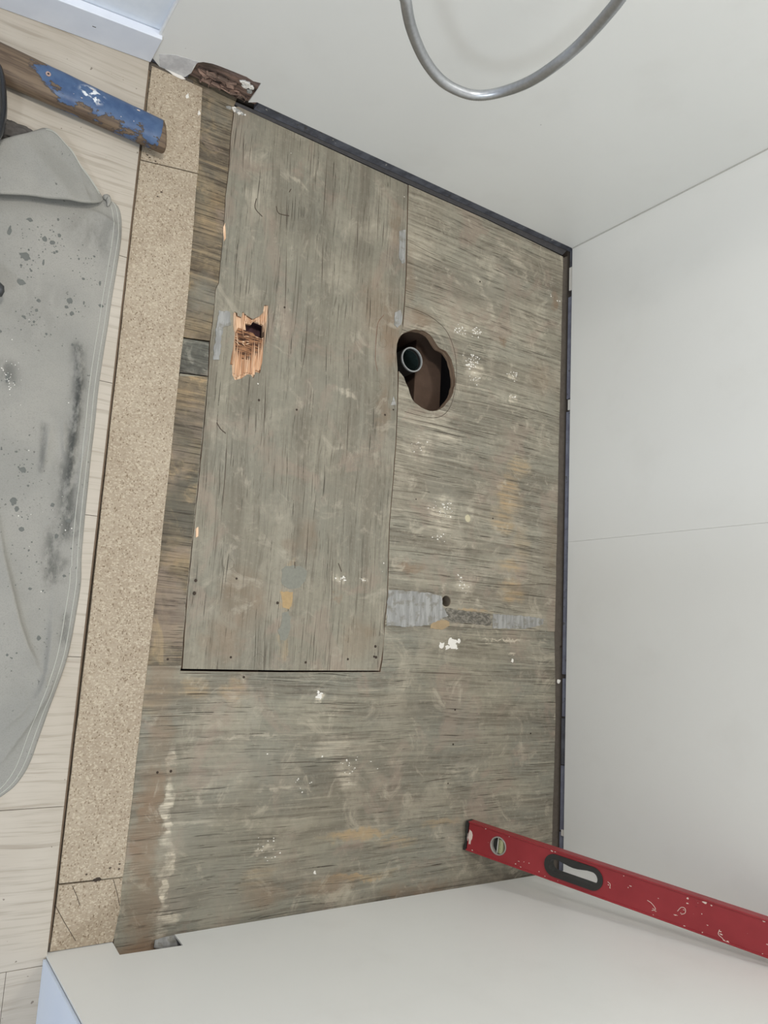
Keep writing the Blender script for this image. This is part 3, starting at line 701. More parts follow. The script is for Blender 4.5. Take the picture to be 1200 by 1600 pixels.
slab('plaster_line', [(0.0335,1.5600),(0.0543,1.5649),(0.0661,1.5610),(0.0741,1.5580),(0.0668,1.5544),(0.0490,1.5553)], ZP, .0008, M_plaster, pb1, 'white plaster line under the wall panel', 31, .0012)
for seg_, par in (([(0.0295,0.0957),(0.0382,0.0792),(0.0448,0.0640)], pb3), ([(0.0052,0.0720),(0.0228,0.0431),(0.0438,0.0116)], pb3), ([(0.0936,0.0980),(0.1021,0.0761),(0.1085,0.0555)], pb3)):
    link('pencil_line', tube_bm([(p[0], p[1], ZP) for p in seg_], .0005, 4), M_scribe, par)
link('screw_hole', blob_bm(*(0.0677,0.1009), .006, .003, ZP, .0003, None, 9), M_nail, pb3)
for p in [(0.0234,1.3711),(0.0346,1.3679),(0.0183,1.3741),(0.0512,1.3118),(0.0451,1.3004),(0.0711,1.2830),(0.1015,0.1210),(0.0864,0.1166),(0.1013,0.1130),(0.0495,0.1108)]: link('dark_chip', blob_bm(p[0], p[1], .0022, .0014, ZP, .0003, None, int(p[0] * 9999)), M_scribe, pb1 if p[1] > 1.3 else (pb2))

# ------------------------------------------------------------------ laminate planks outside the recess
ZL = .011
lam = empty('floor', kind='structure'); lam['label'] = 'pale oak laminate floor outside the shower'
ys = [-.50, -.2495, -.0145, .2205, .4555, .6905, .9255, 1.1605, 1.3935, 1.575]
LAMX = .0015
for i, (a, b) in enumerate(zip(ys, ys[1:])):
    cuts = [-.62, -.055 if i == 1 else (-.30 if i % 2 else -.42), LAMX]
    if i == 0: cuts = [-.62, -.35, LAMX]
    for x0, x1 in zip(cuts, cuts[1:]):
        bm = box_bm(x0 + .0003, x1 - .0003, a + .0004, b - .0004, ZL - .008, ZL, bev=.0004)
        link('laminate_plank', bm, M_lam, lam)
link('underlay', box_bm(-.62, LAMX - .002, -.50, 1.575, -.018, ZL - .0085), M_lam_core, lam)
link('underlay', box_bm(LAMX - .0019, .013, .004, 1.575, -.018, -.0158), M_lam_core, lam)
link('edge_gap_strip', box_bm(LAMX - .0015, .0062, .004, 1.556, -.0155, .0005), plain('brown_gap_strip', rgb(120, 104, 88), .9, nz=.12), lam)

# ------------------------------------------------------------------ walls
PT = .003
def wall_frame(side):
    if side == 'back': return ((0, D, 0), (1, 0, 0), (0, 0, 1), (0, 1, 0))       # u = X, v = Z, w = +Y (away from room)
    if side == 'right': return ((W, 0, 0), (0, 1, 0), (0, 0, 1), (1, 0, 0))
    return ((0, 0, 0), (1, 0, 0), (0, 0, 1), (0, -1, 0))


# back wall, cut away at its lower left
wb = empty('wall_back', kind='structure')
out = ([(0.0227,0.0017),(0.0486,0.0025),(0.0703,0.0019)] + [(0.0778,0.0271),(0.0772,0.0561),(0.0864,0.0652),(0.1016,0.0716),(0.1171,0.0742),(0.1420,0.0765),(0.1673,0.0788),(0.1833,0.0759),(0.1976,0.0802),(0.1999,0.0574),(0.2003,0.0323),(0.2004,0.0135)] +
       [(0.2149,0.0248),(0.2549,0.0244)])
out = [(0.0, .020)] + [p for p in out if p[0] > .012] + [(W + .003, HP), (W + .003, TOP), (0.0, TOP)]
link('wall_panel', plate_bm(out, 0, PT, frame=wall_frame('back')), M_panel, wb, 'white wall panel behind the shower hose, cut away at its lower left corner')
k = NT('dusty_grey_film', .8, .3)
n = k.noise(k.co, 30, 5, .7)
M_dust = k.done(k.mix(k.ramp(n, .35, .65), rgb(188, 188, 190), rgb(216, 216, 216)))
dust = [p for p in [(0.0111,0.0342),(0.0382,0.0510),(0.0795,0.0602),(0.0749,0.0421),(0.0780,0.0232),(0.0720,0.0045),(0.0480,0.0044),(0.0231,0.0044)]]
link('dust_film', plate_bm(ragged(dust, .001, .008, 3), -.0004, .0, frame=wall_frame('back')), M_dust, wb, 'dusty grey patch at the lower left end of the panel')
link('trim_strip', box_bm(-.004, -.0005, D - .001, D + .012, .013, TOP), plain('white_edge_trim', rgb(232, 234, 236), .4), wb)
bb = box_bm(0.22, W + .02, D + PT + .0005, D + PT + .013, -.004, TOP)
link('plasterboard', bb, M_grey_board, wb, 'stained board edge below the panel, shade in its dark grey')
link('plasterboard', box_bm(0.0, .0775, D + PT + .001, D + PT + .013, .001, TOP), M_grey_board, wb)
link('bottom_plate', box_bm(-.02, W + .02, D + .0165, D + .06, -.045, .0030), M_dark_wood, wb)
M_gap = plain('dark_grey_gap_fill', rgb(90, 83, 75), .95, nz=.12, scale=90)  # fills the open gaps with a dark grey-brown tone
gap_b = [(0.1845,1.5567),(0.3734,1.5558),(0.6077,1.5528),(0.8445,1.5534),(1.1168,1.5464)]
link('gap_strip', plate_bm(gap_b + [(W + .002, D + .0032), (gap_b[0][0] - .03, D + .0032)], -.030, -.0045), plain('dark_slate_gap_fill', rgb(74, 73, 74), .95, nz=.12, scale=90), wb)  # strip filling the back gap, coloured dark slate
link('gap_strip', box_bm(.0035, .09, 1.545, D + PT, -.015, .0015), M_gap, wb)
link('bottom_plate', box_bm(.0785, .219, D + .010, D + .05, .0035, .055), M_rotten, wb, 'rotten reddish timber showing in the cut-away')
rr = random.Random(5)
pr = [(0.1103,0.0127),(0.1288,0.0092),(0.1489,0.0158),(0.1680,0.0122),(0.1838,0.0106),(0.1131,0.0324),(0.1321,0.0340),(0.1528,0.0323),(0.0985,0.0298)]
for i, (x, z) in enumerate(pr):
    bm = box_bm(-.012, .012, -.004, .004, -.004, .004, bev=.0015)
    for v in bm.verts: v.co = Matrix.Rotation(rr.uniform(-.5, .5), 3, 'Y') @ Matrix.Rotation(rr.uniform(-.5, .5), 3, 'Z') @ v.co * rr.uniform(.8, 1.2) + Vector((x, D + .006, max(z, .004) + .003))
    link('broken_timber', bm, M_rotten, wb)
for i, (x, z) in enumerate([(0.1778,0.0583),(0.1883,0.0529),(0.1785,0.0476),(0.1916,0.0395),(0.1703,0.0570)]):
    o_ = link('plaster_crumb', blob_bm(x, z, .007, .005, 0, .004, None, i), M_plaster if i != 3 else M_grey_plaster, wb)
    for v in o_.data.vertices: v.co = Vector((v.co.x, D - .001 - v.co.z + .006, v.co.y))

rr = random.Random(41)
for i in range(16):
    q = (0.1891,1.5667); r_ = rr.uniform(.002, .007)
    link('plaster_crumb', blob_bm(q[0] + rr.gauss(-.004, .012), min(1.545, q[1] - abs(rr.gauss(.004, .012))) - rr.uniform(0, .004), r_, r_ * .7, -.001, .002, None, 100 + i), M_grey_plaster if i % 3 else M_plaster, wb)

# right wall, two panels with a vertical joint
wr = empty('wall_right', kind='structure')
JY = .774
link('wall_panel', plate_bm([(-.003, HP), (JY - .0002, HP), (JY - .0002, TOP), (-.003, TOP)], 0, PT, frame=wall_frame('right')), M_panel, wr, 'white wall panel behind the spirit level')
link('wall_panel', plate_bm([(JY + .0002, HP), (D + .001, HP), (D + .001, TOP), (JY + .0002, TOP)], 0, PT, frame=wall_frame('right')), M_panel, wr, 'white wall panel in the far right corner')
cuts = [(-.02, .083, .006), (.087, .235, .0075), (.238, .345, .0075), (.350, .44, .0085), (.45, 1.115, .007), (1.150, 1.43, .0075), (1.475, D + .01, .012)]
for i, (a, b, z) in enumerate(cuts):
    z -= .003
    mat = (M_grey_board if i in (2, 6) else M_blue_board)
    link('plasterboard', box_bm(W + .0035 + PT, W + .016 + PT, a, b, z - .005, .6 if i not in (2,) else .3), mat, wr, 'blue board edge below the panel' if i == 4 else None)
gap_r = [(1.1182,1.5386),(1.1150,1.1002),(1.1110,0.5563),(1.1168,0.2296),(1.1128,0.0488)]
link('gap_strip', plate_bm(gap_r + [(1.109, -.010), (W + .0072, -.010), (W + .0072, D - .010)], -.030, -.0055), M_gap, wr)
link('plasterboard', box_bm(W + .009 + PT, W + .018 + PT, -.02, D + .01, .004, TOP), M_grey_board, wr)
link('bottom_plate', box_bm(W + .0075, W + .06, -.06, D + .03, -.060, -.0060), M_dark_wood, wr)
link('silicone_residue', box_bm(W + .0035, W + .008, 1.447, 1.512, .004, .0175, bev=.001), M_plaster, wr, 'white silicone residue in the corner')
link('silicone_residue', box_bm(W + .0035, W + .008, 1.118, 1.146, .006, .0175, bev=.001), M_plaster, wr)
link('silicone_residue', box_bm(W + .0030, W + .008, .076, .090, .006, .0175, bev=.001), M_plaster, wr)

link('corner_joint', box_bm(W - .0022, W - .0001, D - .0022, D - .0001, HP, TOP), plain('grey_corner_joint', rgb(186, 185, 180), .7), wr)

# near partition (lower edge of the photograph)
wn = empty('wall_front', kind='structure')
out = [(0.0, .004), (.1000, .004)] + [(0.1042,-0.0131),(0.0997,0.0571),(0.2014,0.0629),(0.2037,0.0121)] + [(W + .003, HP - .004), (W + .003, TOP), (0, TOP)]
out = [(0.0, -.0160), (.1040, -.0130), (.0997, .057), (.2005, .0625), (.2035, .0125), (W + .003, .0150), (W + .003, TOP), (0, TOP)]
link('wall_panel', plate_bm(out, 0, PT, frame=wall_frame('front')), M_panel, wn, 'white wall panel with a rectangular notch at its lower left')
link('partition_core', box_bm(.001, W + .02, -.11, -.0052, .070, TOP), M_panel_edge, wn)
link('partition_core', box_bm(.242, W + .02, -.105, -.0125, -.0, .069), M_grey_board, wn)
link('partition_core', box_bm(.001, .092, -.105, -.0052, -.016, .069), M_panel_edge, wn)
k = NT('daylit_blue_white_face', 0.5, 0.4)
M_endface = k.done(k.mix(k.ramp(k.noise(k.co, 5, 3, .5), .3, .7), rgb(218, 230, 248), rgb(226, 236, 250)))  # white face coloured blue to carry the cool daylight on it
link('gap_strip', box_bm(.004, .104, .0006, .0135, -.016, .0012), M_gap, wn)
link('end_panel', box_bm(-.004, .0005, -.60, -.0052, .0115, TOP), M_endface, wn, 'white outer face of the partition, bluish daylight in its colour')
link('shadow_gap_trim', box_bm(-.0025, .012, -.60, -.0055, -.016, .0112), M_dark_wood, wn)
link('bottom_plate', box_bm(.107, .2395, -.089, -.030, .0005, .030), M_rotten, wn)
link('pipe_clip', tube_bm([(.172, -.012, .006), (.186, -.013, .010), (.205, -.014, .011), (.232, -.020, .010)], [.006, .011, .013, .010], 12, flat=.7), M_filler, wn, 'grey filler lump in the notch')

# outer wall with a skirting, upper left; it stands a little out of square
A0 = Vector((.0034, 1.5534)); A1 = Vector((-.2507, 1.5293))
dr = (A1 - A0).normalized(); nn = Vector((-dr.y, dr.x))
if nn.y < 0: nn = -nn
wo = empty('wall_left', kind='structure')
M_paint = None
k = NT('stippled_daylit_paint', 0.6, 0.3)
n = k.noise(k.co, 55, 3, .6); k.bump(n, .35, .002)
M_paint = k.done(k.mix(n, rgb(216, 224, 234), rgb(230, 236, 243)))  # white wall tinted blue, cool daylight put into the colour
def along(a0, a1, off0, off1, z0, z1, bev=0.0, bm=None):
    bm = bm or bmesh.new()
    q = box_bm(a0, a1, off0, off1, z0, z1, None, bev)
    for v in q.verts:
        c_ = A0 + dr * v.co.x + nn * v.co.y; v.co = Vector((c_.x, c_.y, v.co.z))
    return q


link('painted_wall', along(.004, .75, .0175, .10, .0115, TOP), M_paint, wo, 'white stippled wall above the skirting')
sk = empty('baseboard_left', kind='structure')
k = NT('grey_white_skirting', 0.45, 0.4)
M_skirt = k.done(k.mix(k.ramp(k.noise(k.co, 9, 4, .6), .3, .7), rgb(216, 222, 233), rgb(226, 231, 240)))
link('skirting_board', along(0, .75, 0, .0165, ZL + .0006, .082, .0012), M_skirt, sk)
link('bottom_gap', along(.002, .75, .0015, .016, .0, ZL + .0005), M_dark_wood, sk)
for px_, z_ in ((.108, .050),):
    link('scratch', along(px_, px_ + .006, -.0004, .001, z_, z_ + .0012), M_dark_wood, sk)

# ------------------------------------------------------------------ drain pipe in the hole
M_pipe = plain('grey_pipe_plastic', rgb(150, 153, 152), .45, nz=.05)
M_pipe_in = plain('wet_pipe_inside', rgb(44, 56, 54), .25)
ZC = -.045
pc = (0.6734,1.1538)
dp = empty('drain_pipe', (pc[0], pc[1], -.30), 'grey plastic drain pipe standing in the large floor hole', 'pipe')
def ring_wall(r0, r1, z0, z1, seg=32):
    bm = bmesh.new(); rs = []
    for r, z in ((r1, z0), (r1, z1 - .001), (r1 - .0006, z1), (r0 + .0006, z1), (r0, z1 - .001), (r0, z0)):
        rs.append([bm.verts.new((r * math.cos(2 * math.pi * i / seg), r * math.sin(2 * math.pi * i / seg), z)) for i in range(seg)])
    for a, b in zip(rs, rs[1:] + rs[:1]):
        for i in range(seg): bm.faces.new((a[i], a[(i + 1) % seg], b[(i + 1) % seg], b[i]))
    return bm


link('pipe_barrel', ring_wall(.0265, .0294, 0, .2515), plain('black_pipe_side', rgb(50, 48, 45), .6), dp)  # barrel coloured near black, unlike the pale grey rim
link('pipe_rim', ring_wall(.0262, .0297, .2516, .256), M_pipe, dp, 'pale grey rim of the pipe')
bm = bmesh.new(); bmesh.ops.create_cone(bm, cap_ends=True, segments=32, radius1=.0255, radius2=.0262, depth=.01, matrix=Matrix.Translation((0, 0, .10)))
link('pipe_bend', bm, M_pipe_in, dp)
link('pipe_lining', ring_wall(.0255, .0262, .10, .244), M_pipe_in, dp)
link('pipe_bracket', tube_bm([(-.010, -.028, .20), (-.028, -.052, .205), (-.05, -.085, .207)], .004, 6, flat=.5), plain('dull_steel_strap', rgb(110, 108, 100), .5, .4), dp)

# ------------------------------------------------------------------ spirit level leaning in the corner
LP, LU, LV_, LN_ = (0.8372,0.1037,0.0070), (0.3251,-0.0952,0.9409), (0.0311,0.9955,0.0900), (-0.9452,-0.0000,0.3266)
M_red = None
k = NT('worn_red_paint', 0.42, 0.5)
n = k.noise(k.co, 9, 4, .6)
c = k.mix(k.ramp(n, .3, .7), rgb(136, 36, 42), rgb(150, 44, 50))
sc_ = k.noise(k.mapv((26, 60, 60)), 1, 5, .75, 1.5)
c = k.mix(k.ramp(sc_, .70, .735, 0, .8), c, rgb(206, 188, 178))
c = k.mix(k.ramp(k.noise(k.mapv((90, 90, 90), (5, 5, 5)), 1, 3, .6), .70, .76, 0, .5), c, rgb(92, 26, 30))
M_red = k.done(c)
M_black = plain('black_rubber', rgb(44, 44, 42), .55, nz=.08)
lv = empty('spirit_level', LP, 'red worn spirit level standing on its end, leaning in the right corner', 'spirit level')
lv.matrix_world = Matrix((
    (LU[0], LV_[0], LN_[0], LP[0]),
    (LU[1], LV_[1], LN_[1], LP[1]),
    (LU[2], LV_[2], LN_[2], LP[2]),
    (0, 0, 0, 1)))
LL = .86
def lobj(name, bm, mat, label=None, parent=None, smooth=False):
    return link(name, bm, mat, parent or lv, label, smooth)


slot = []
su0, su1, sv = .211, .288, .0122
for i in range(13):
    a = math.pi / 2 + math.pi * i / 12; slot.append((su0 + sv * math.cos(a), .0005 + sv * math.sin(a)))
for i in range(13):
    a = -math.pi / 2 + math.pi * i / 12; slot.append((su1 + sv * math.cos(a), .0005 + sv * math.sin(a)))
big = []
for i in range(13):
    a = math.pi / 2 + math.pi * i / 12; big.append((su0 + .0185 * math.cos(a), .0005 + .0185 * math.sin(a)))
for i in range(13):
    a = -math.pi / 2 + math.pi * i / 12; big.append((su1 + .0185 * math.cos(a), .0005 + .0185 * math.sin(a)))
vial_c = (.0818, .0005)
vhole = circle(vial_c[0], vial_c[1], .0190, .0190, 32)
vb = circle(.56, 0, .0, .0001, 3)
lobj('web', plate_bm([(.008, -.0275), (LL - .008, -.0275), (LL - .008, .0275), (.008, .0275)], -.0205, -.0015, [big, vhole]), M_red)
for s in (-1, 1):
    a, b = sorted((s * .0272, s * .0305))
    lobj('rail', box_bm(.006, LL - .006, a, b, -.022, 0.0, bev=.0008), M_red, None)
def cap(u0, u1, notch):
    n_ = [(u0, -.0305), (u1, -.0305), (u1, .0305), (u0, .0305)]
    if notch: n_ = [(u0, -.0305), (u1, -.0305), (u1, .0305), (u0, .0305), (u0 + .0015, .017), (u0 + .0050, .004), (u0 + .0045, -.012), (u0 + .001, -.021)]
    return plate_bm(n_, -.0222, .0006)


lobj('end_cap', cap(.0, .0062, True), M_black, 'black end cap on the floor')
lobj('end_cap', box_bm(LL - .0062, LL, -.0305, .0305, -.0222, .0006), M_black)
# wavy black grip lining the hand hole
inner = []
for i, (x, y) in enumerate(slot):
    inner.append((x, y))
top_w = [(su1 - (su1 - su0) * t, .0130 - .0050 * math.sin(math.pi * t) ** 2) for t in [j / 8 for j in range(1, 8)]]
inner = slot[:13] + slot[13:] + top_w
big_o = circle(0, 0, 1, 1, 3)
bigo = []
for i in range(15):
    a = math.pi / 2 + math.pi * i / 14; bigo.append((su0 - .001 + .0215 * math.cos(a), .0005 + .0215 * math.sin(a)))
for i in range(15):
    a = -math.pi / 2 + math.pi * i / 14; bigo.append((su1 + .001 + .0215 * math.cos(a), .0005 + .0215 * math.sin(a)))
inner_small = [(su0 + (x - su0) * 1.0, y * .98) for x, y in inner]
lobj('hand_grip', plate_bm(bigo, -.0015, .0012, [inner_small]), M_black, 'black rubber grip around the hand hole')
lobj('hand_grip', plate_bm([(x, y) for x, y in big][:], -.0210, -.0014, [inner_small]), M_black)
# vial
M_vial = plain('yellow_green_vial', rgb(152, 154, 118), .15, nz=.03)
rg = ring_wall(.0160, .0188, -.0205, .0006)
for v in rg.verts: v.co = Vector((v.co.x + vial_c[0], v.co.y + vial_c[1], v.co.z))
vr = lobj('vial_ring', rg, plain('grey_vial_ring', rgb(150, 146, 140), .4), 'grey ring around the vial')
bm = plate_bm(circle(vial_c[0], vial_c[1], .0161, .0161, 28), -.016, -.010)
lobj('vial_backing', bm, M_black, None, vr)
lobj('vial', tube_bm([(vial_c[0] + .0052, vial_c[1] - .0138, -.0075), (vial_c[0] + .0052, vial_c[1] + .0138, -.0075)], .0072, 16), M_vial, 'pale green liquid vial', vr)
lobj('vial_divider', box_bm(vial_c[0] - .0030, vial_c[0] - .0018, vial_c[1] - .0150, vial_c[1] + .0150, -.010, -.003), M_plaster, None, vr)
for dv in (-.004, .004):
    lobj('vial_line', tube_bm([(vial_c[0] - .0002, vial_c[1] + dv, -.0028), (vial_c[0] + .0052, vial_c[1] + dv, -.0002), (vial_c[0] + .0106, vial_c[1] + dv, -.0028)], .0003, 4), M_black, None, vr)
# paint chips and plaster specks on the face
M_chip = plain('pale_scratch', rgb(212, 196, 186), .7)
bm = bmesh.new(); rr = random.Random(12)
chips = [(0.1253,-0.0225),(0.1318,-0.0154),(0.1433,-0.0132),(0.1548,-0.0122),(0.1374,-0.0251),(0.2012,0.0269),(0.2082,0.0265),(0.1787,-0.0211),(0.3486,0.0238),(0.4663,0.0220),(0.4670,0.0134),(0.4480,-0.0130),(0.4565,-0.0067),(0.4614,0.0005),(0.4959,0.0242),(0.5068,0.0235),(0.4153,0.0051),(0.4078,-0.0155),(0.4127,-0.0183),(0.4921,0.0044),(0.4651,-0.0291),(0.5248,-0.0145),(0.5321,-0.0268),(0.5374,-0.0280),(0.5262,-0.0183),(0.5032,-0.0113),(0.5916,0.0259),(0.5936,-0.0294),(0.5991,-0.0088),(0.3635,0.0099),(0.3590,0.0061),(0.3211,-0.0014),(0.3254,-0.0059),(0.0479,0.0355),(0.1043,0.0265),(0.4961,-0.0311),(0.4091,-0.0297),(0.1921,-0.0392),(0.2197,-0.0377),(0.0045,-0.0328),(0.0217,-0.0291),(0.0147,0.0102),(0.0155,-0.0069)]
for i, (u, v) in enumerate(chips):
    v = max(-.026, min(.026, v)); big_ = 1.6 if i in (9, 10, 11, 14, 15, 5, 6) else 1.0
    blob_bm(u, v, rr.uniform(.0010, .0028) * big_, rr.uniform(.0006, .0013) * big_, -.0016, .0003, bm, i, .5, 8)
for q in ([(0.3962,-0.0046),(0.4047,-0.0075),(0.4124,-0.0150),(0.4058,-0.0195)], [(0.4507,-0.0054),(0.4567,0.0033),(0.4634,0.0034),(0.4641,-0.0041),(0.4577,-0.0085)], [(0.5235,-0.0117),(0.5220,-0.0197),(0.5287,-0.0237),(0.5323,-0.0289),(0.5406,-0.0280)], [(0.3193,0.0039),(0.3247,0.0009),(0.3242,-0.0063)], [(-0.0055,0.0045),(0.0018,-0.0015),(0.0079,-0.0105)]):
    tube_bm(catmull([(max(.006, u), max(-.027, v), -.0015) for u, v in q], 4), .0006, 5, bm)
blob_bm(.0135, -.004, .0050, .0150, -.0016, .0003, bm, 99, .5, 12)
o = lobj('paint_chips', bm, M_chip, 'pale chips and scratches in the red paint'); o['kind'] = 'stuff'

# ------------------------------------------------------------------ shower hose
hose_pts = [(.30, 1.545, 1.12), (.26, 1.50, 1.13), (.20, 1.43, 1.08), (.155, 1.36, .90)] + [(0.1234,1.3100,0.6837)] + [(0.1533,1.3000,0.6491),(0.1862,1.3000,0.6159),(0.2314,1.3000,0.5834),(0.2760,1.3000,0.5647),(0.3140,1.3000,0.5643),(0.3404,1.3000,0.5762),(0.3618,1.3000,0.6047)] + [(0.3675,1.2900,0.6511)] + [(0.3632,1.2800,0.7061),(0.3598,1.2800,0.7568)] + [(0.3357,1.2700,0.8324),(0.3125,1.2700,0.8864)]
hose_pts += [(.40, 1.28, 1.25), (.43, 1.33, 1.50), (.47, 1.42, 1.72), (.50, 1.50, 1.80)]
k = NT('brushed_steel_hose', 0.36, 0.5); k.b.inputs['Metallic'].default_value = 0.9
M_hose = k.done(k.mix(k.noise(k.co, 200, 2, .5), rgb(168, 171, 174), rgb(198, 200, 203)))
hp = catmull(hose_pts, 60)
rad = [.0068 + .0007 * math.cos(i * math.pi * .9) for i in range(len(hp))]
# resample to an even pitch so the ribs of the hose are regular
res = [hp[0]]; acc = 0.0; pitch = .0016
for a, b in zip(hp, hp[1:]):
    L = (b - a).length; t = pitch - acc
    while t <= L:
        res.append(a.lerp(b, t / L)); t += pitch
    acc = L - (t - pitch)
sh_root = empty('shower_hose', (.30, 1.545, 1.12), 'ribbed steel shower hose hanging in a loop before the back wall', 'hose')
ho = link('hose', tube_bm([p - Vector(sh_root.location) for p in res], [.0076 if i % 2 else .0068 for i in range(len(res))], 14), M_hose, sh_root, smooth=True)
M_chrome = plain('chrome', rgb(190, 192, 195), .12, 1.0, nz=.02)
link('wall_elbow', tube_bm([Vector((.30, 1.5602, 1.12)) - Vector(sh_root.location), Vector((.30, 1.552, 1.12)) - Vector(sh_root.location), Vector((.30, 1.545, 1.12)) - Vector(sh_root.location), Vector((.285, 1.528, 1.12)) - Vector(sh_root.location)], [.024, .024, .011, .010], 20), M_chrome, sh_root)
link('holder', tube_bm([Vector((.50, 1.5602, 1.80)) - Vector(sh_root.location), Vector((.50, 1.55, 1.80)) - Vector(sh_root.location), Vector((.50, 1.50, 1.80)) - Vector(sh_root.location)], [.022, .022, .012], 20), M_chrome, sh_root)

# ------------------------------------------------------------------ blue painted wooden handle
M_handle = None
k = NT('brown_wood_with_blue_paint', 0.45, 0.5)
wv = k.noise(k.mapv((12, 160, 160)), 1, 4, .6)
wood_c = k.mix(k.ramp(wv, .35, .65), rgb(84, 68, 54), rgb(118, 100, 80))
pn = k.noise(k.mapv((26, 42, 42)), 1, 4, .65)
sepx = k.n.new('ShaderNodeSeparateXYZ'); k.t.links.new(k.co, sepx.inputs[0])
edge_m = k.ramp(sepx.outputs[0], -.275, -.17, -.30, .12)
endm = k.ramp(sepx.outputs[0], -.010, -.006, 0, -.6)
low_m = k.ramp(sepx.outputs[1], -.024, .008, -.13, .10)
mask = k.math('ADD', k.math('ADD', pn, edge_m), k.math('ADD', endm, low_m))
mk = k.ramp(mask, .50, .53)
bluec = k.mix(k.ramp(k.noise(k.co, 40, 4, .6), .3, .7), rgb(56, 80, 118), rgb(76, 100, 134))
c = k.mix(mk, wood_c, bluec)
edge_line = k.math('MULTIPLY', k.ramp(mask, .47, .50), k.ramp(mask, .535, .505))
c = k.mix(k.math('MULTIPLY', edge_line, .7), c, rgb(48, 46, 48))
wsp = k.noise(k.mapv((40, 60, 60), (9, 1, 3)), 1, 4, .6)
wreg = k.vmath('LENGTH', k.vmath('MULTIPLY', k.vmath('SUBTRACT', k.co, (-.134, .006, .02)), (45, 60, 0)))
c = k.mix(k.math('MULTIPLY', k.ramp(wsp, .50, .56), k.ramp(wreg, 1.2, .5)), c, rgb(226, 230, 232))
k.bump(k.math('ADD', mk, k.math('MULTIPLY', wv, .3)), .5, .0015)
M_handle = k.done(c, k.ramp(mask, .5, .53, .6, .33))
HZ = .029
he = Vector([(0.0373,1.4030,0.0320)][0]); hs = Vector([(-0.2402,1.4188,0.0320)][0])
hd = (hs - he); hd.z = 0; hl = hd.length; hd.normalize()
hr = empty('wooden_handle', (he.x, he.y, 0), 'worn wooden handle with flaking blue paint lying on the laminate', 'handle')
hr.rotation_euler = (0, 0, math.atan2(-hd.y, -hd.x))
n_ = 44; seg = 26; bm = bmesh.new(); rings = []
LENH = hl + .28
for i in range(n_ + 1):
    x = -LENH * i / n_
    ra = .0300 + .0035 * min(1, i / n_ * 1.6); rb = .0185
    if i == 0: ra *= .93; rb *= .93
    if i == 1: x = -.003
    ring = []
    for j in range(seg):
        a = 2 * math.pi * j / seg
        cx, sx = math.cos(a), math.sin(a)
        px_ = math.copysign(abs(cx) ** .85, cx) * ra; pz_ = math.copysign(abs(sx) ** .85, sx) * rb
        w_ = .0006 * noise.noise(Vector((x * 30, cx * 2, sx * 2)))
        sk_ = (-.006 * (px_ / ra) if i < 2 else 0)
        ring.append(bm.verts.new((x + sk_, px_ * (1 + w_ * 20), pz_ + ZL + .0195 + w_)))
    rings.append(ring)
for a, b in zip(rings, rings[1:]):
    for j in range(seg): bm.faces.new((a[j], a[(j + 1) % seg], b[(j + 1) % seg], b[j]))
bm.faces.new(rings[0]); bm.faces.new(rings[-1])
o = link('shaft', bm, M_handle, hr, smooth=True)
sq = bmesh.new(); tube_bm([(-.2065, .006, ZL + .0375), (-.2065, .006, ZL + .0392)], .0042, 14, sq)
link('screw', sq, plain('pinkish_screw_plug', rgb(176, 150, 140), .6), hr, 'pale screw plug in the handle')
tb = bmesh.new(); tube_bm([(-.2065, .006, ZL + .0393), (-.2065, .006, ZL + .0396)], .0018, 8, tb)
link('screw_hole', tb, M_black, hr)
bm = bmesh.new()
for i in range(14):
    x = -.165 - .0 + R.uniform(0, .045) if i < 4 else -.03 - R.uniform(0, .11)
    y = .026 + R.uniform(-.002, .001)
    blob_bm(x, R.uniform(-.012, .018), R.uniform(.001, .003), R.uniform(.0005, .0011), ZL + .0372, .0006, bm, i, .5, 7)
o = link('paint_chips', bm, M_chip, hr, 'white plaster specks'); o['kind'] = 'stuff'

# ------------------------------------------------------------------ drop cloth
edge = catmull([(p[0], p[1], 0) for p in [(-0.0492,1.2569),(-0.0287,1.2535),(-0.0196,1.2420),(-0.0143,1.2192),(-0.0122,1.1829),(-0.0136,1.1335),(-0.0162,1.0748),(-0.0174,1.0245),(-0.0197,0.9652),(-0.0209,0.9071),(-0.0200,0.8502),(-0.0202,0.7939),(-0.0195,0.7496),(-0.0188,0.7057),(-0.0182,0.6731),(-0.0164,0.6194),(-0.0127,0.5770),(-0.0140,0.5347),(-0.0168,0.4876),(-0.0207,0.4513),(-0.0284,0.4155),(-0.0370,0.3802),(-0.0472,0.3357),(-0.0571,0.2921),(-0.0688,0.2656),(-0.0849,0.2475),(-0.1193,0.2245)]], 8)
def edge_x(y):
    if y >= edge[0].y: return edge[0].x
    for a, b in zip(edge, edge[1:]):
        if a.y >= y >= b.y:
            t = (a.y - y) / max(1e-9, a.y - b.y); return a.x + (b.x - a.x) * t
    return edge[-1].x


def pl_dist(x, y, pl):
    best = 9; sd = 0; tt = 0
    n_ = len(pl) - 1
    for i in range(n_):
        ax, ay = pl[i]; bx, by = pl[i + 1]
        dx, dy = bx - ax, by - ay; L2 = dx * dx + dy * dy
        t = max(0, min(1, ((x - ax) * dx + (y - ay) * dy) / L2))
        qx, qy = x - ax - dx * t, y - ay - dy * t
        d = math.hypot(qx, qy)
        if d < best: best = d; sd = dx * qy - dy * qx; tt = (i + t) / n_
    return best, sd, tt


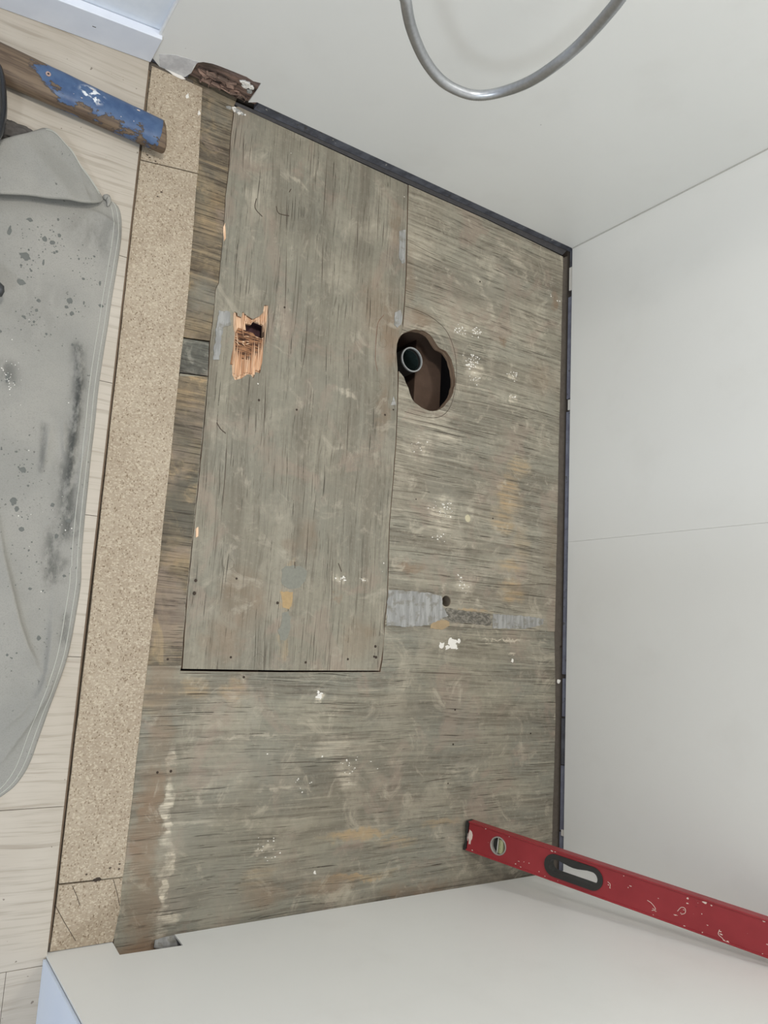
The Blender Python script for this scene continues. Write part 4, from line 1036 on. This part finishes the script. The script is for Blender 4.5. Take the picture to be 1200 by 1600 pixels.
folds = [  # polyline, height, width on the raised side, sharp side width, which side is raised
    ([(-0.1523,0.6767),(-0.1346,0.6072),(-0.1161,0.5531),(-0.0990,0.5038),(-0.0825,0.4675),(-0.0675,0.4449)], .013, .05, .0035, -1),
    ([(-0.0537,0.5166),(-0.0515,0.4809),(-0.0524,0.4302),(-0.0572,0.4051),(-0.0645,0.3871)], .011, .03, .003, 1),
    ([(-0.0382,0.4244),(-0.0478,0.3902),(-0.0631,0.3585),(-0.0785,0.3315),(-0.1010,0.2919)], .009, .02, .004, -1),
    ([(-0.0626,0.3951),(-0.0785,0.3704),(-0.0924,0.3559),(-0.1068,0.3397)], .008, .018, .006, -1),
    ([(-0.0620,0.9717),(-0.0531,0.9111),(-0.0518,0.8438),(-0.0525,0.7772),(-0.0502,0.7121)], .009, .014, .008, 1),
    ([(-0.0728,0.8395),(-0.0669,0.7965),(-0.0583,0.7740)], .006, .010, .004, 1),
    ([(-0.0919,0.8302),(-0.0924,0.7919),(-0.0968,0.7533)], .007, .012, .004, 1),
    ([(-0.0707,1.2230),(-0.0484,1.2191),(-0.0276,1.2119),(-0.0154,1.1818)], .008, .016, .006, -1),
    ([(-0.0322,0.8455),(-0.0318,0.8141),(-0.0372,0.7688),(-0.0364,0.7250)], .006, .010, .004, 1),
    ([(-0.0771,0.2433),(-0.0699,0.2590),(-0.0765,0.2689)], .004, .006, .006, 1),
]
BB = [(min(p[0] for p in f[0]) - .07, max(p[0] for p in f[0]) + .07, min(p[1] for p in f[0]) - .07, max(p[1] for p in f[0]) + .07) for f in folds]
grime_creases = [([(-0.0620,0.9717),(-0.0541,0.9108),(-0.0540,0.8545),(-0.0549,0.7987),(-0.0504,0.7229)], .010, .55), ([(-0.0557,0.7602),(-0.0512,0.7119),(-0.0412,0.6594)], .016, .45), ([(-0.0649,0.6566),(-0.0621,0.6147),(-0.0598,0.5783)], .014, .40),
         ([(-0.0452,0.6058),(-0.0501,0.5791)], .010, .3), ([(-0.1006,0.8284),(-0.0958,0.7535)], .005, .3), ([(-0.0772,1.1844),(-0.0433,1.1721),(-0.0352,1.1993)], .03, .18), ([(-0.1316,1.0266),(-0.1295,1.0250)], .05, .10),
         ([(-0.1649,0.9122),(-0.1611,0.8968)], .014, .35), ([(-0.0332,0.5178),(-0.0311,0.4818)], .008, .3)]  # grime smears, plus shaded creases painted as dark lines


def cloth_z(x, y):
    e = edge_x(y) - x
    z = .0155 + .0012 * noise.noise(Vector((x * 9, y * 9, 3))) + .0034 * noise.noise(Vector((x * 7 + 5, y * 4, 8)))
    for f, b in zip(folds, BB):
        if not (b[0] < x < b[1] and b[2] < y < b[3]): continue
        d, s, t = pl_dist(x, y, f[0])
        fade = math.sin(math.pi * min(1, max(0, t * .94 + .03))) ** .5
        side = (s > 0) == (f[4] > 0)
        z += f[1] * fade * math.exp(-d / (f[2] if side else f[3]))
    z -= .0018 * math.exp(-max(0, e - .002) / .004)
    z = max(z, ZL + .0012)
    return z


bm = bmesh.new()
col_l = bm.loops.layers.float_color.new('grime_creases')
NY, NX = 330, 120
y_top = edge[0].y - .0005; y_bot = edge[-1].y
XL = -.42
rows = []; gval = {}
for j in range(NY + 1):
    y = y_top + (y_bot - y_top) * j / NY; ex = edge_x(y); row = []
    for i in range(NX + 1):
        t = (i / NX) ** .72; x = XL + (ex - XL) * t
        v = bm.verts.new((x, y, cloth_z(x, y) if i < NX else ZL + .0006)); row.append(v)
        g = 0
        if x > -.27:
            for pl, w_, s_ in grime_creases:
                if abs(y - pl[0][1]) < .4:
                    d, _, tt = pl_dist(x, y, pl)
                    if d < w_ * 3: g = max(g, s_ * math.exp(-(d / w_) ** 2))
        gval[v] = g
    rows.append(row)
for a, b in zip(rows, rows[1:]):
    for i in range(NX): bm.faces.new((a[i], b[i], b[i + 1], a[i + 1]))
for f in bm.faces:
    for l in f.loops: g = gval[l.vert]; l[col_l] = (g, g, g, 1)


def cloth_mat(name, use):
    k = NT(name, 0.92, 0.15)
    n = k.noise(k.co, 6, 4, .6); weave = k.noise(k.mapv((520, 520, 520)), 1, 2, .5)
    c = k.mix(k.ramp(n, .35, .65), rgb(146, 145, 139), rgb(157, 155, 148))
    c = k.mix(k.ramp(weave, .45, .7, 0, .22), c, rgb(116, 115, 109))
    sp = k.noise(k.mapv((1, 1, 1), (3, 3, 0)), 150, 2, .5)
    reg = k.noise(k.mapv((1, 1, 1), (1, 8, 0)), 14, 3, .6)
    c = k.mix(k.math('MULTIPLY', k.ramp(sp, .68, .72), k.ramp(reg, .48, .62, 0, .75)), c, rgb(92, 92, 88))
    if use:
        at = k.n.new('ShaderNodeAttribute'); at.attribute_name = 'grime_creases'
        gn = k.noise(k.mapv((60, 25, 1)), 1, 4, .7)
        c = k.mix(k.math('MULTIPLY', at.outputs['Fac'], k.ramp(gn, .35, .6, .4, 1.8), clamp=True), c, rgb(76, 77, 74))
    k.bump(k.math('ADD', weave, k.math('MULTIPLY', n, 3.0)), .25, .0012)
    return k.done(c)


M_cloth = cloth_mat('grey_drop_cloth', True); M_cloth2 = cloth_mat('grey_drop_cloth_fold', False)
cl = link('drop_cloth', bm, M_cloth, None, smooth=True)
tag(cl, 'grey spattered cloth dust sheet with stitched hem spread over the laminate', 'dust sheet')
# hem stitching
M_thread = plain('pale_hem_thread', rgb(184, 184, 175), .9)
for off in (.0075, .0165):
    pts = []
    for p in edge[6:]:
        y = p.y; x = edge_x(y) - off * (1.0 if y > .6 else 1.15)
        if x < -.40: continue
        pts.append((x, y, cloth_z(x, y) + .0002))
    link('hem_stitching', tube_bm(pts, .00065, 5), M_thread, cl)
# folded back upper corner
top_c = catmull([(p[0], p[1], 0) for p in [(-0.2756,1.2520),(-0.2418,1.2779),(-0.2193,1.2959),(-0.1933,1.3154),(-0.1726,1.3341),(-0.1595,1.3436),(-0.1450,1.3428),(-0.1315,1.3330),(-0.1151,1.3183),(-0.1004,1.3002),(-0.0837,1.2851),(-0.0668,1.2688),(-0.0521,1.2538)]], 8)
bot_c = catmull([(p[0], p[1], 0) for p in [(-0.2654,1.1703),(-0.2302,1.1828),(-0.2066,1.1912),(-0.1844,1.1987),(-0.1653,1.2042),(-0.1408,1.2090),(-0.1209,1.2130),(-0.1006,1.2172),(-0.0801,1.2237),(-0.0700,1.2287),(-0.0600,1.2361),(-0.0551,1.2416),(-0.0516,1.2491)]], 8)
bm = bmesh.new(); rows = []; NV = 40
for i, (a, b) in enumerate(zip(top_c, bot_c)):
    r_ = []
    fade = 1 - i / (len(top_c) - 1)
    for j in range(NV + 1):
        t = j / NV
        p = a.lerp(b, t)
        z = .0165 + (.011 + .012 * t ** 1.5) * min(1, fade * 3 + .12)
        d, s, tt = pl_dist(p.x, p.y, [(-0.1965,1.3011),(-0.1519,1.2610),(-0.1230,1.2311),(-0.1048,1.2084)])
        z += .006 * math.exp(-(d / .018) ** 2)
        d, s, tt = pl_dist(p.x, p.y, [(-0.1701,1.3304),(-0.1189,1.2865),(-0.0776,1.2488)])
        z -= .003 * math.exp(-(d / .012) ** 2)
        z += .0012 * noise.noise(Vector((p.x * 22, p.y * 22, 1)))
        if t < .06: z = .0125 + (z - .0125) * (t / .06) ** .5
        if j == NV: z -= .003
        r_.append(bm.verts.new((p.x, p.y, z)))
    rows.append(r_)
for a, b in zip(rows, rows[1:]):
    for j in range(NV): bm.faces.new((a[j], b[j], b[j + 1], a[j + 1]))
fl = link('folded_corner', bm, M_cloth2, cl, 'folded back corner of the cloth', smooth=True)
md = fl.modifiers.new('t', 'SOLIDIFY'); md.thickness = .0012
rolled = catmull([(p[0], p[1], .020) for p in [(-0.0528,1.2534),(-0.0453,1.2551),(-0.0422,1.2476),(-0.0436,1.2397)]], 5)
link('fold_tip', tube_bm(rolled, [.002, .004, .005, .0055, .006, .0058, .0055, .005, .0048, .0045, .004, .0035, .003, .0025, .002, .0015], 8), M_cloth2, cl, smooth=True)
pts = [(p.x, p.y, .0) for p in top_c[36:]]
for off in (.004, .009):
    q = []
    for p, b in zip(top_c[40:-6], bot_c[40:-6]):
        d = (b - p).normalized(); v = p + d * off
        i_ = 0
        q.append((v.x, v.y, .0325 - .0))
    # follow the fold's surface
    zz = []
    for (x, y, z) in q:
        best = min((w for r_ in fl.data.vertices for w in ()), default=None)
        zz.append((x, y, z))
    vs = fl.data.vertices
    for m_, (x, y, z) in enumerate(zz):
        bz = min(vs, key=lambda w: (w.co.x - x) ** 2 + (w.co.y - y) ** 2).co.z
        zz[m_] = (x, y, bz + .0006)
    link('hem_stitching', tube_bm(zz, .0008, 5), M_thread, cl)
# paint spots
bm = bmesh.new(); rr = random.Random(77)
SPX = [(-0.1623,1.1073,0.0081,0.0066), (-0.1360,1.1474,0.0039,0.0045), (-0.1235,1.1448,0.0044,0.0039), (-0.1140,1.1610,0.0030,0.0034), (-0.1621,1.1730,0.0048,0.0033), (-0.1192,1.1886,0.0020,0.0023), (-0.1184,1.1278,0.0020,0.0022), (-0.1147,1.1314,0.0020,0.0023), (-0.1627,1.0606,0.0066,0.0054), (-0.0849,1.0512,0.0045,0.0050), (-0.0887,1.0385,0.0030,0.0028), (-0.0794,1.0297,0.0035,0.0039), (-0.1332,1.0368,0.0034,0.0033), (-0.1342,1.0195,0.0024,0.0027), (-0.1357,0.9988,0.0019,0.0022), (-0.1149,0.9832,0.0019,0.0022), (-0.0722,0.9753,0.0022,0.0022), (-0.0679,1.0962,0.0023,0.0023), (-0.0400,1.0967,0.0019,0.0046), (-0.0622,1.0545,0.0016,0.0034), (-0.0335,1.0571,0.0042,0.0029), (-0.0790,1.1292,0.0015,0.0023), (-0.0547,1.1421,0.0021,0.0017), (-0.1530,0.8906,0.0015,0.0017), (-0.1229,0.7497,0.0047,0.0047), (-0.1308,0.6970,0.0046,0.0067), (-0.1247,0.6854,0.0033,0.0046), (-0.1134,0.6536,0.0042,0.0036), (-0.0722,0.6990,0.0029,0.0032), (-0.1123,0.7250,0.0019,0.0017), (-0.1583,0.7773,0.0015,0.0016), (-0.1366,0.7770,0.0024,0.0015), (-0.0445,0.6760,0.0045,0.0037), (-0.0604,0.6485,0.0029,0.0037), (-0.0412,0.5850,0.0030,0.0021), (-0.0706,0.5587,0.0015,0.0016), (-0.0900,0.5602,0.0028,0.0020), (-0.0990,0.6211,0.0014,0.0020), (-0.0855,0.6038,0.0013,0.0014), (-0.0354,0.6311,0.0013,0.0014), (-0.1120,0.4555,0.0018,0.0020), (-0.0685,0.4832,0.0033,0.0035), (-0.1623,1.1073,0.0019,0.0022), (-0.1662,1.0900,0.0019,0.0022), (-0.1498,1.0851,0.0019,0.0016), (-0.1519,1.0032,0.0028,0.0022), (-0.1579,1.1202,0.0015,0.0018), (-0.1332,1.1055,0.0015,0.0056), (-0.1901,1.1433,0.0028,0.0087), (-0.1299,0.7528,0.0015,0.0017), (-0.1192,0.7674,0.0011,0.0013), (-0.1249,0.7505,0.0019,0.0021), (-0.1632,0.8958,0.0037,0.0084), (-0.1825,0.9692,0.0018,0.0021)]
for i, (x, y, rx, ry) in enumerate(SPX):
    if x > edge_x(y) - .004: continue
    blob_bm(x, y, rx, ry, cloth_z(x, y) + .0002, .0003, bm, i, .20, 18)
for i in range(300):
    c0 = SPX[rr.randrange(len(SPX))]
    x = c0[0] + rr.gauss(0, .014); y = c0[1] + rr.gauss(0, .014)
    if x > edge_x(y) - .006 or y > y_top - .02: continue
    r_ = rr.uniform(.0004, .0013); blob_bm(x, y, r_, r_, cloth_z(x, y) + .0003, .0002, bm, i, .3, 6)
o = link('paint_spots', bm, plain('dark_grey_paint', rgb(104, 106, 102), .8, nz=.05), cl, 'dark grey paint spatter'); o['kind'] = 'stuff'
bm = bmesh.new()
for i in range(60):
    c0 = (-0.1632,0.8958) if i < 30 else ((-0.1230,0.9496) if i < 36 else (-0.0532,0.6899))
    x = c0[0] + rr.gauss(0, .009 if i < 30 else .05); y = c0[1] + rr.gauss(0, .012 if i < 30 else .12)
    if x > edge_x(y) - .02: continue
    r_ = rr.uniform(.0005, .0012); blob_bm(x, y, r_, r_, cloth_z(x, y) + .0003, .0006, bm, i, .3, 6)
o = link('plaster_crumbs', bm, M_plaster, cl, 'tiny white plaster crumbs'); o['kind'] = 'stuff'

# ------------------------------------------------------------------ dark tools at the left border
M_gloss = plain('glossy_black_plastic', rgb(40, 42, 46), .22, nz=.05)
tp = [(-0.2324,1.3871,0.0450),(-0.2256,1.3553,0.0450),(-0.2210,1.3167,0.0450),(-0.2235,1.2822,0.0450),(-0.2252,1.2575,0.0450)]
ta = empty('tool_handle', (tp[0][0] - .02, tp[2][1], ZL), 'glossy black rounded tool handle at the left border above the cloth', 'tool')
org = Vector(ta.location)
pts = catmull([Vector((tp[0][0] - .030, tp[0][1] + .012, .052)), Vector((tp[0][0] - .019, tp[0][1] - .006, .052)), Vector((tp[1][0] - .019, tp[1][1], .052)), Vector((tp[2][0] - .018, tp[2][1], .052)), Vector((tp[3][0] - .018, tp[3][1], .052)), Vector((tp[4][0] - .03, tp[4][1], .050))], 8)
link('grip', tube_bm([p - org for p in pts], [.010 + .009 * min(1, i / 6) for i in range(len(pts))], 18), M_gloss, ta, smooth=True)
rb = [p + Vector((.006, 0, .0165)) - org for p in pts[6:-6]]
link('grip_rib', tube_bm(rb, .0030, 8), M_black, ta, smooth=True)
link('ferrule', tube_bm([pts[-1] - org, pts[-1] - org + Vector((-.02, -.02, 0))], .0195, 16), plain('dull_steel', rgb(130, 130, 130), .35, .9), ta)
# crumpled dark rag under the tool
rg_c = (-0.1973,1.3205)
bm = bmesh.new(); bmesh.ops.create_icosphere(bm, subdivisions=4, radius=1)
for v in bm.verts:
    q = v.co.copy(); n_ = 1 + .35 * noise.noise(q * 2.2) + .18 * noise.noise(q * 6)
    v.co = Vector((rg_c[0] - .012 + q.x * .036 * n_, rg_c[1] - .004 + q.y * .016 * n_, max(ZL + .0008, ZL + .005 + q.z * .010 * n_)))
rgo = link('rag', bm, plain('dark_grey_rag', rgb(84, 80, 76), .95, nz=.2, scale=120), None, smooth=True)
tag(rgo, 'small crumpled dark grey rag tucked between black tool and cloth', 'rag')
mt = [(-0.1902,1.0400,0.0500),(-0.1852,1.0220,0.0500),(-0.1868,1.0042,0.0500)]
tb_ = empty('metal_tool', (mt[1][0] - .02, mt[1][1], .017), 'dark shiny metal tool tip lying on the cloth at the left border', 'tool')
org = Vector(tb_.location)
pts = [Vector((mt[1][0] - .010 - .02 * t, mt[1][1] + .012 * t, .047)) - org for t in range(0, 7)]
link('tool_head', tube_bm([pts[0] + Vector((.006, -.002, 0))] + pts, [.005, .0125, .014, .014, .0135, .0125, .012, .012], 16, flat=.85), plain('dark_polished_metal', rgb(96, 98, 102), .22, .9), tb_, smooth=True)
link('tool_collar', tube_bm([pts[3], pts[4]], [.016, .016], 16, flat=.9), M_black, tb_, smooth=True)

# ------------------------------------------------------------------ loose crumbs
def crumb(p, r, label, z=0.0):
    bm = bmesh.new(); bmesh.ops.create_icosphere(bm, subdivisions=2, radius=r)
    for v in bm.verts:
        v.co = v.co * (1 + .4 * noise.noise(v.co * 300 + Vector(p).to_3d() * 50)); v.co.z *= .7
        v.co.z = max(v.co.z, -r * .5)
    o = link('plaster_crumb', bm, M_plaster, None); o.location = (p[0], p[1], z + r * .5)
    tag(o, label, 'crumb')


crumb((1.1263,0.4322), .0055, 'white plaster crumb in the gap along the right wall', -.0055)
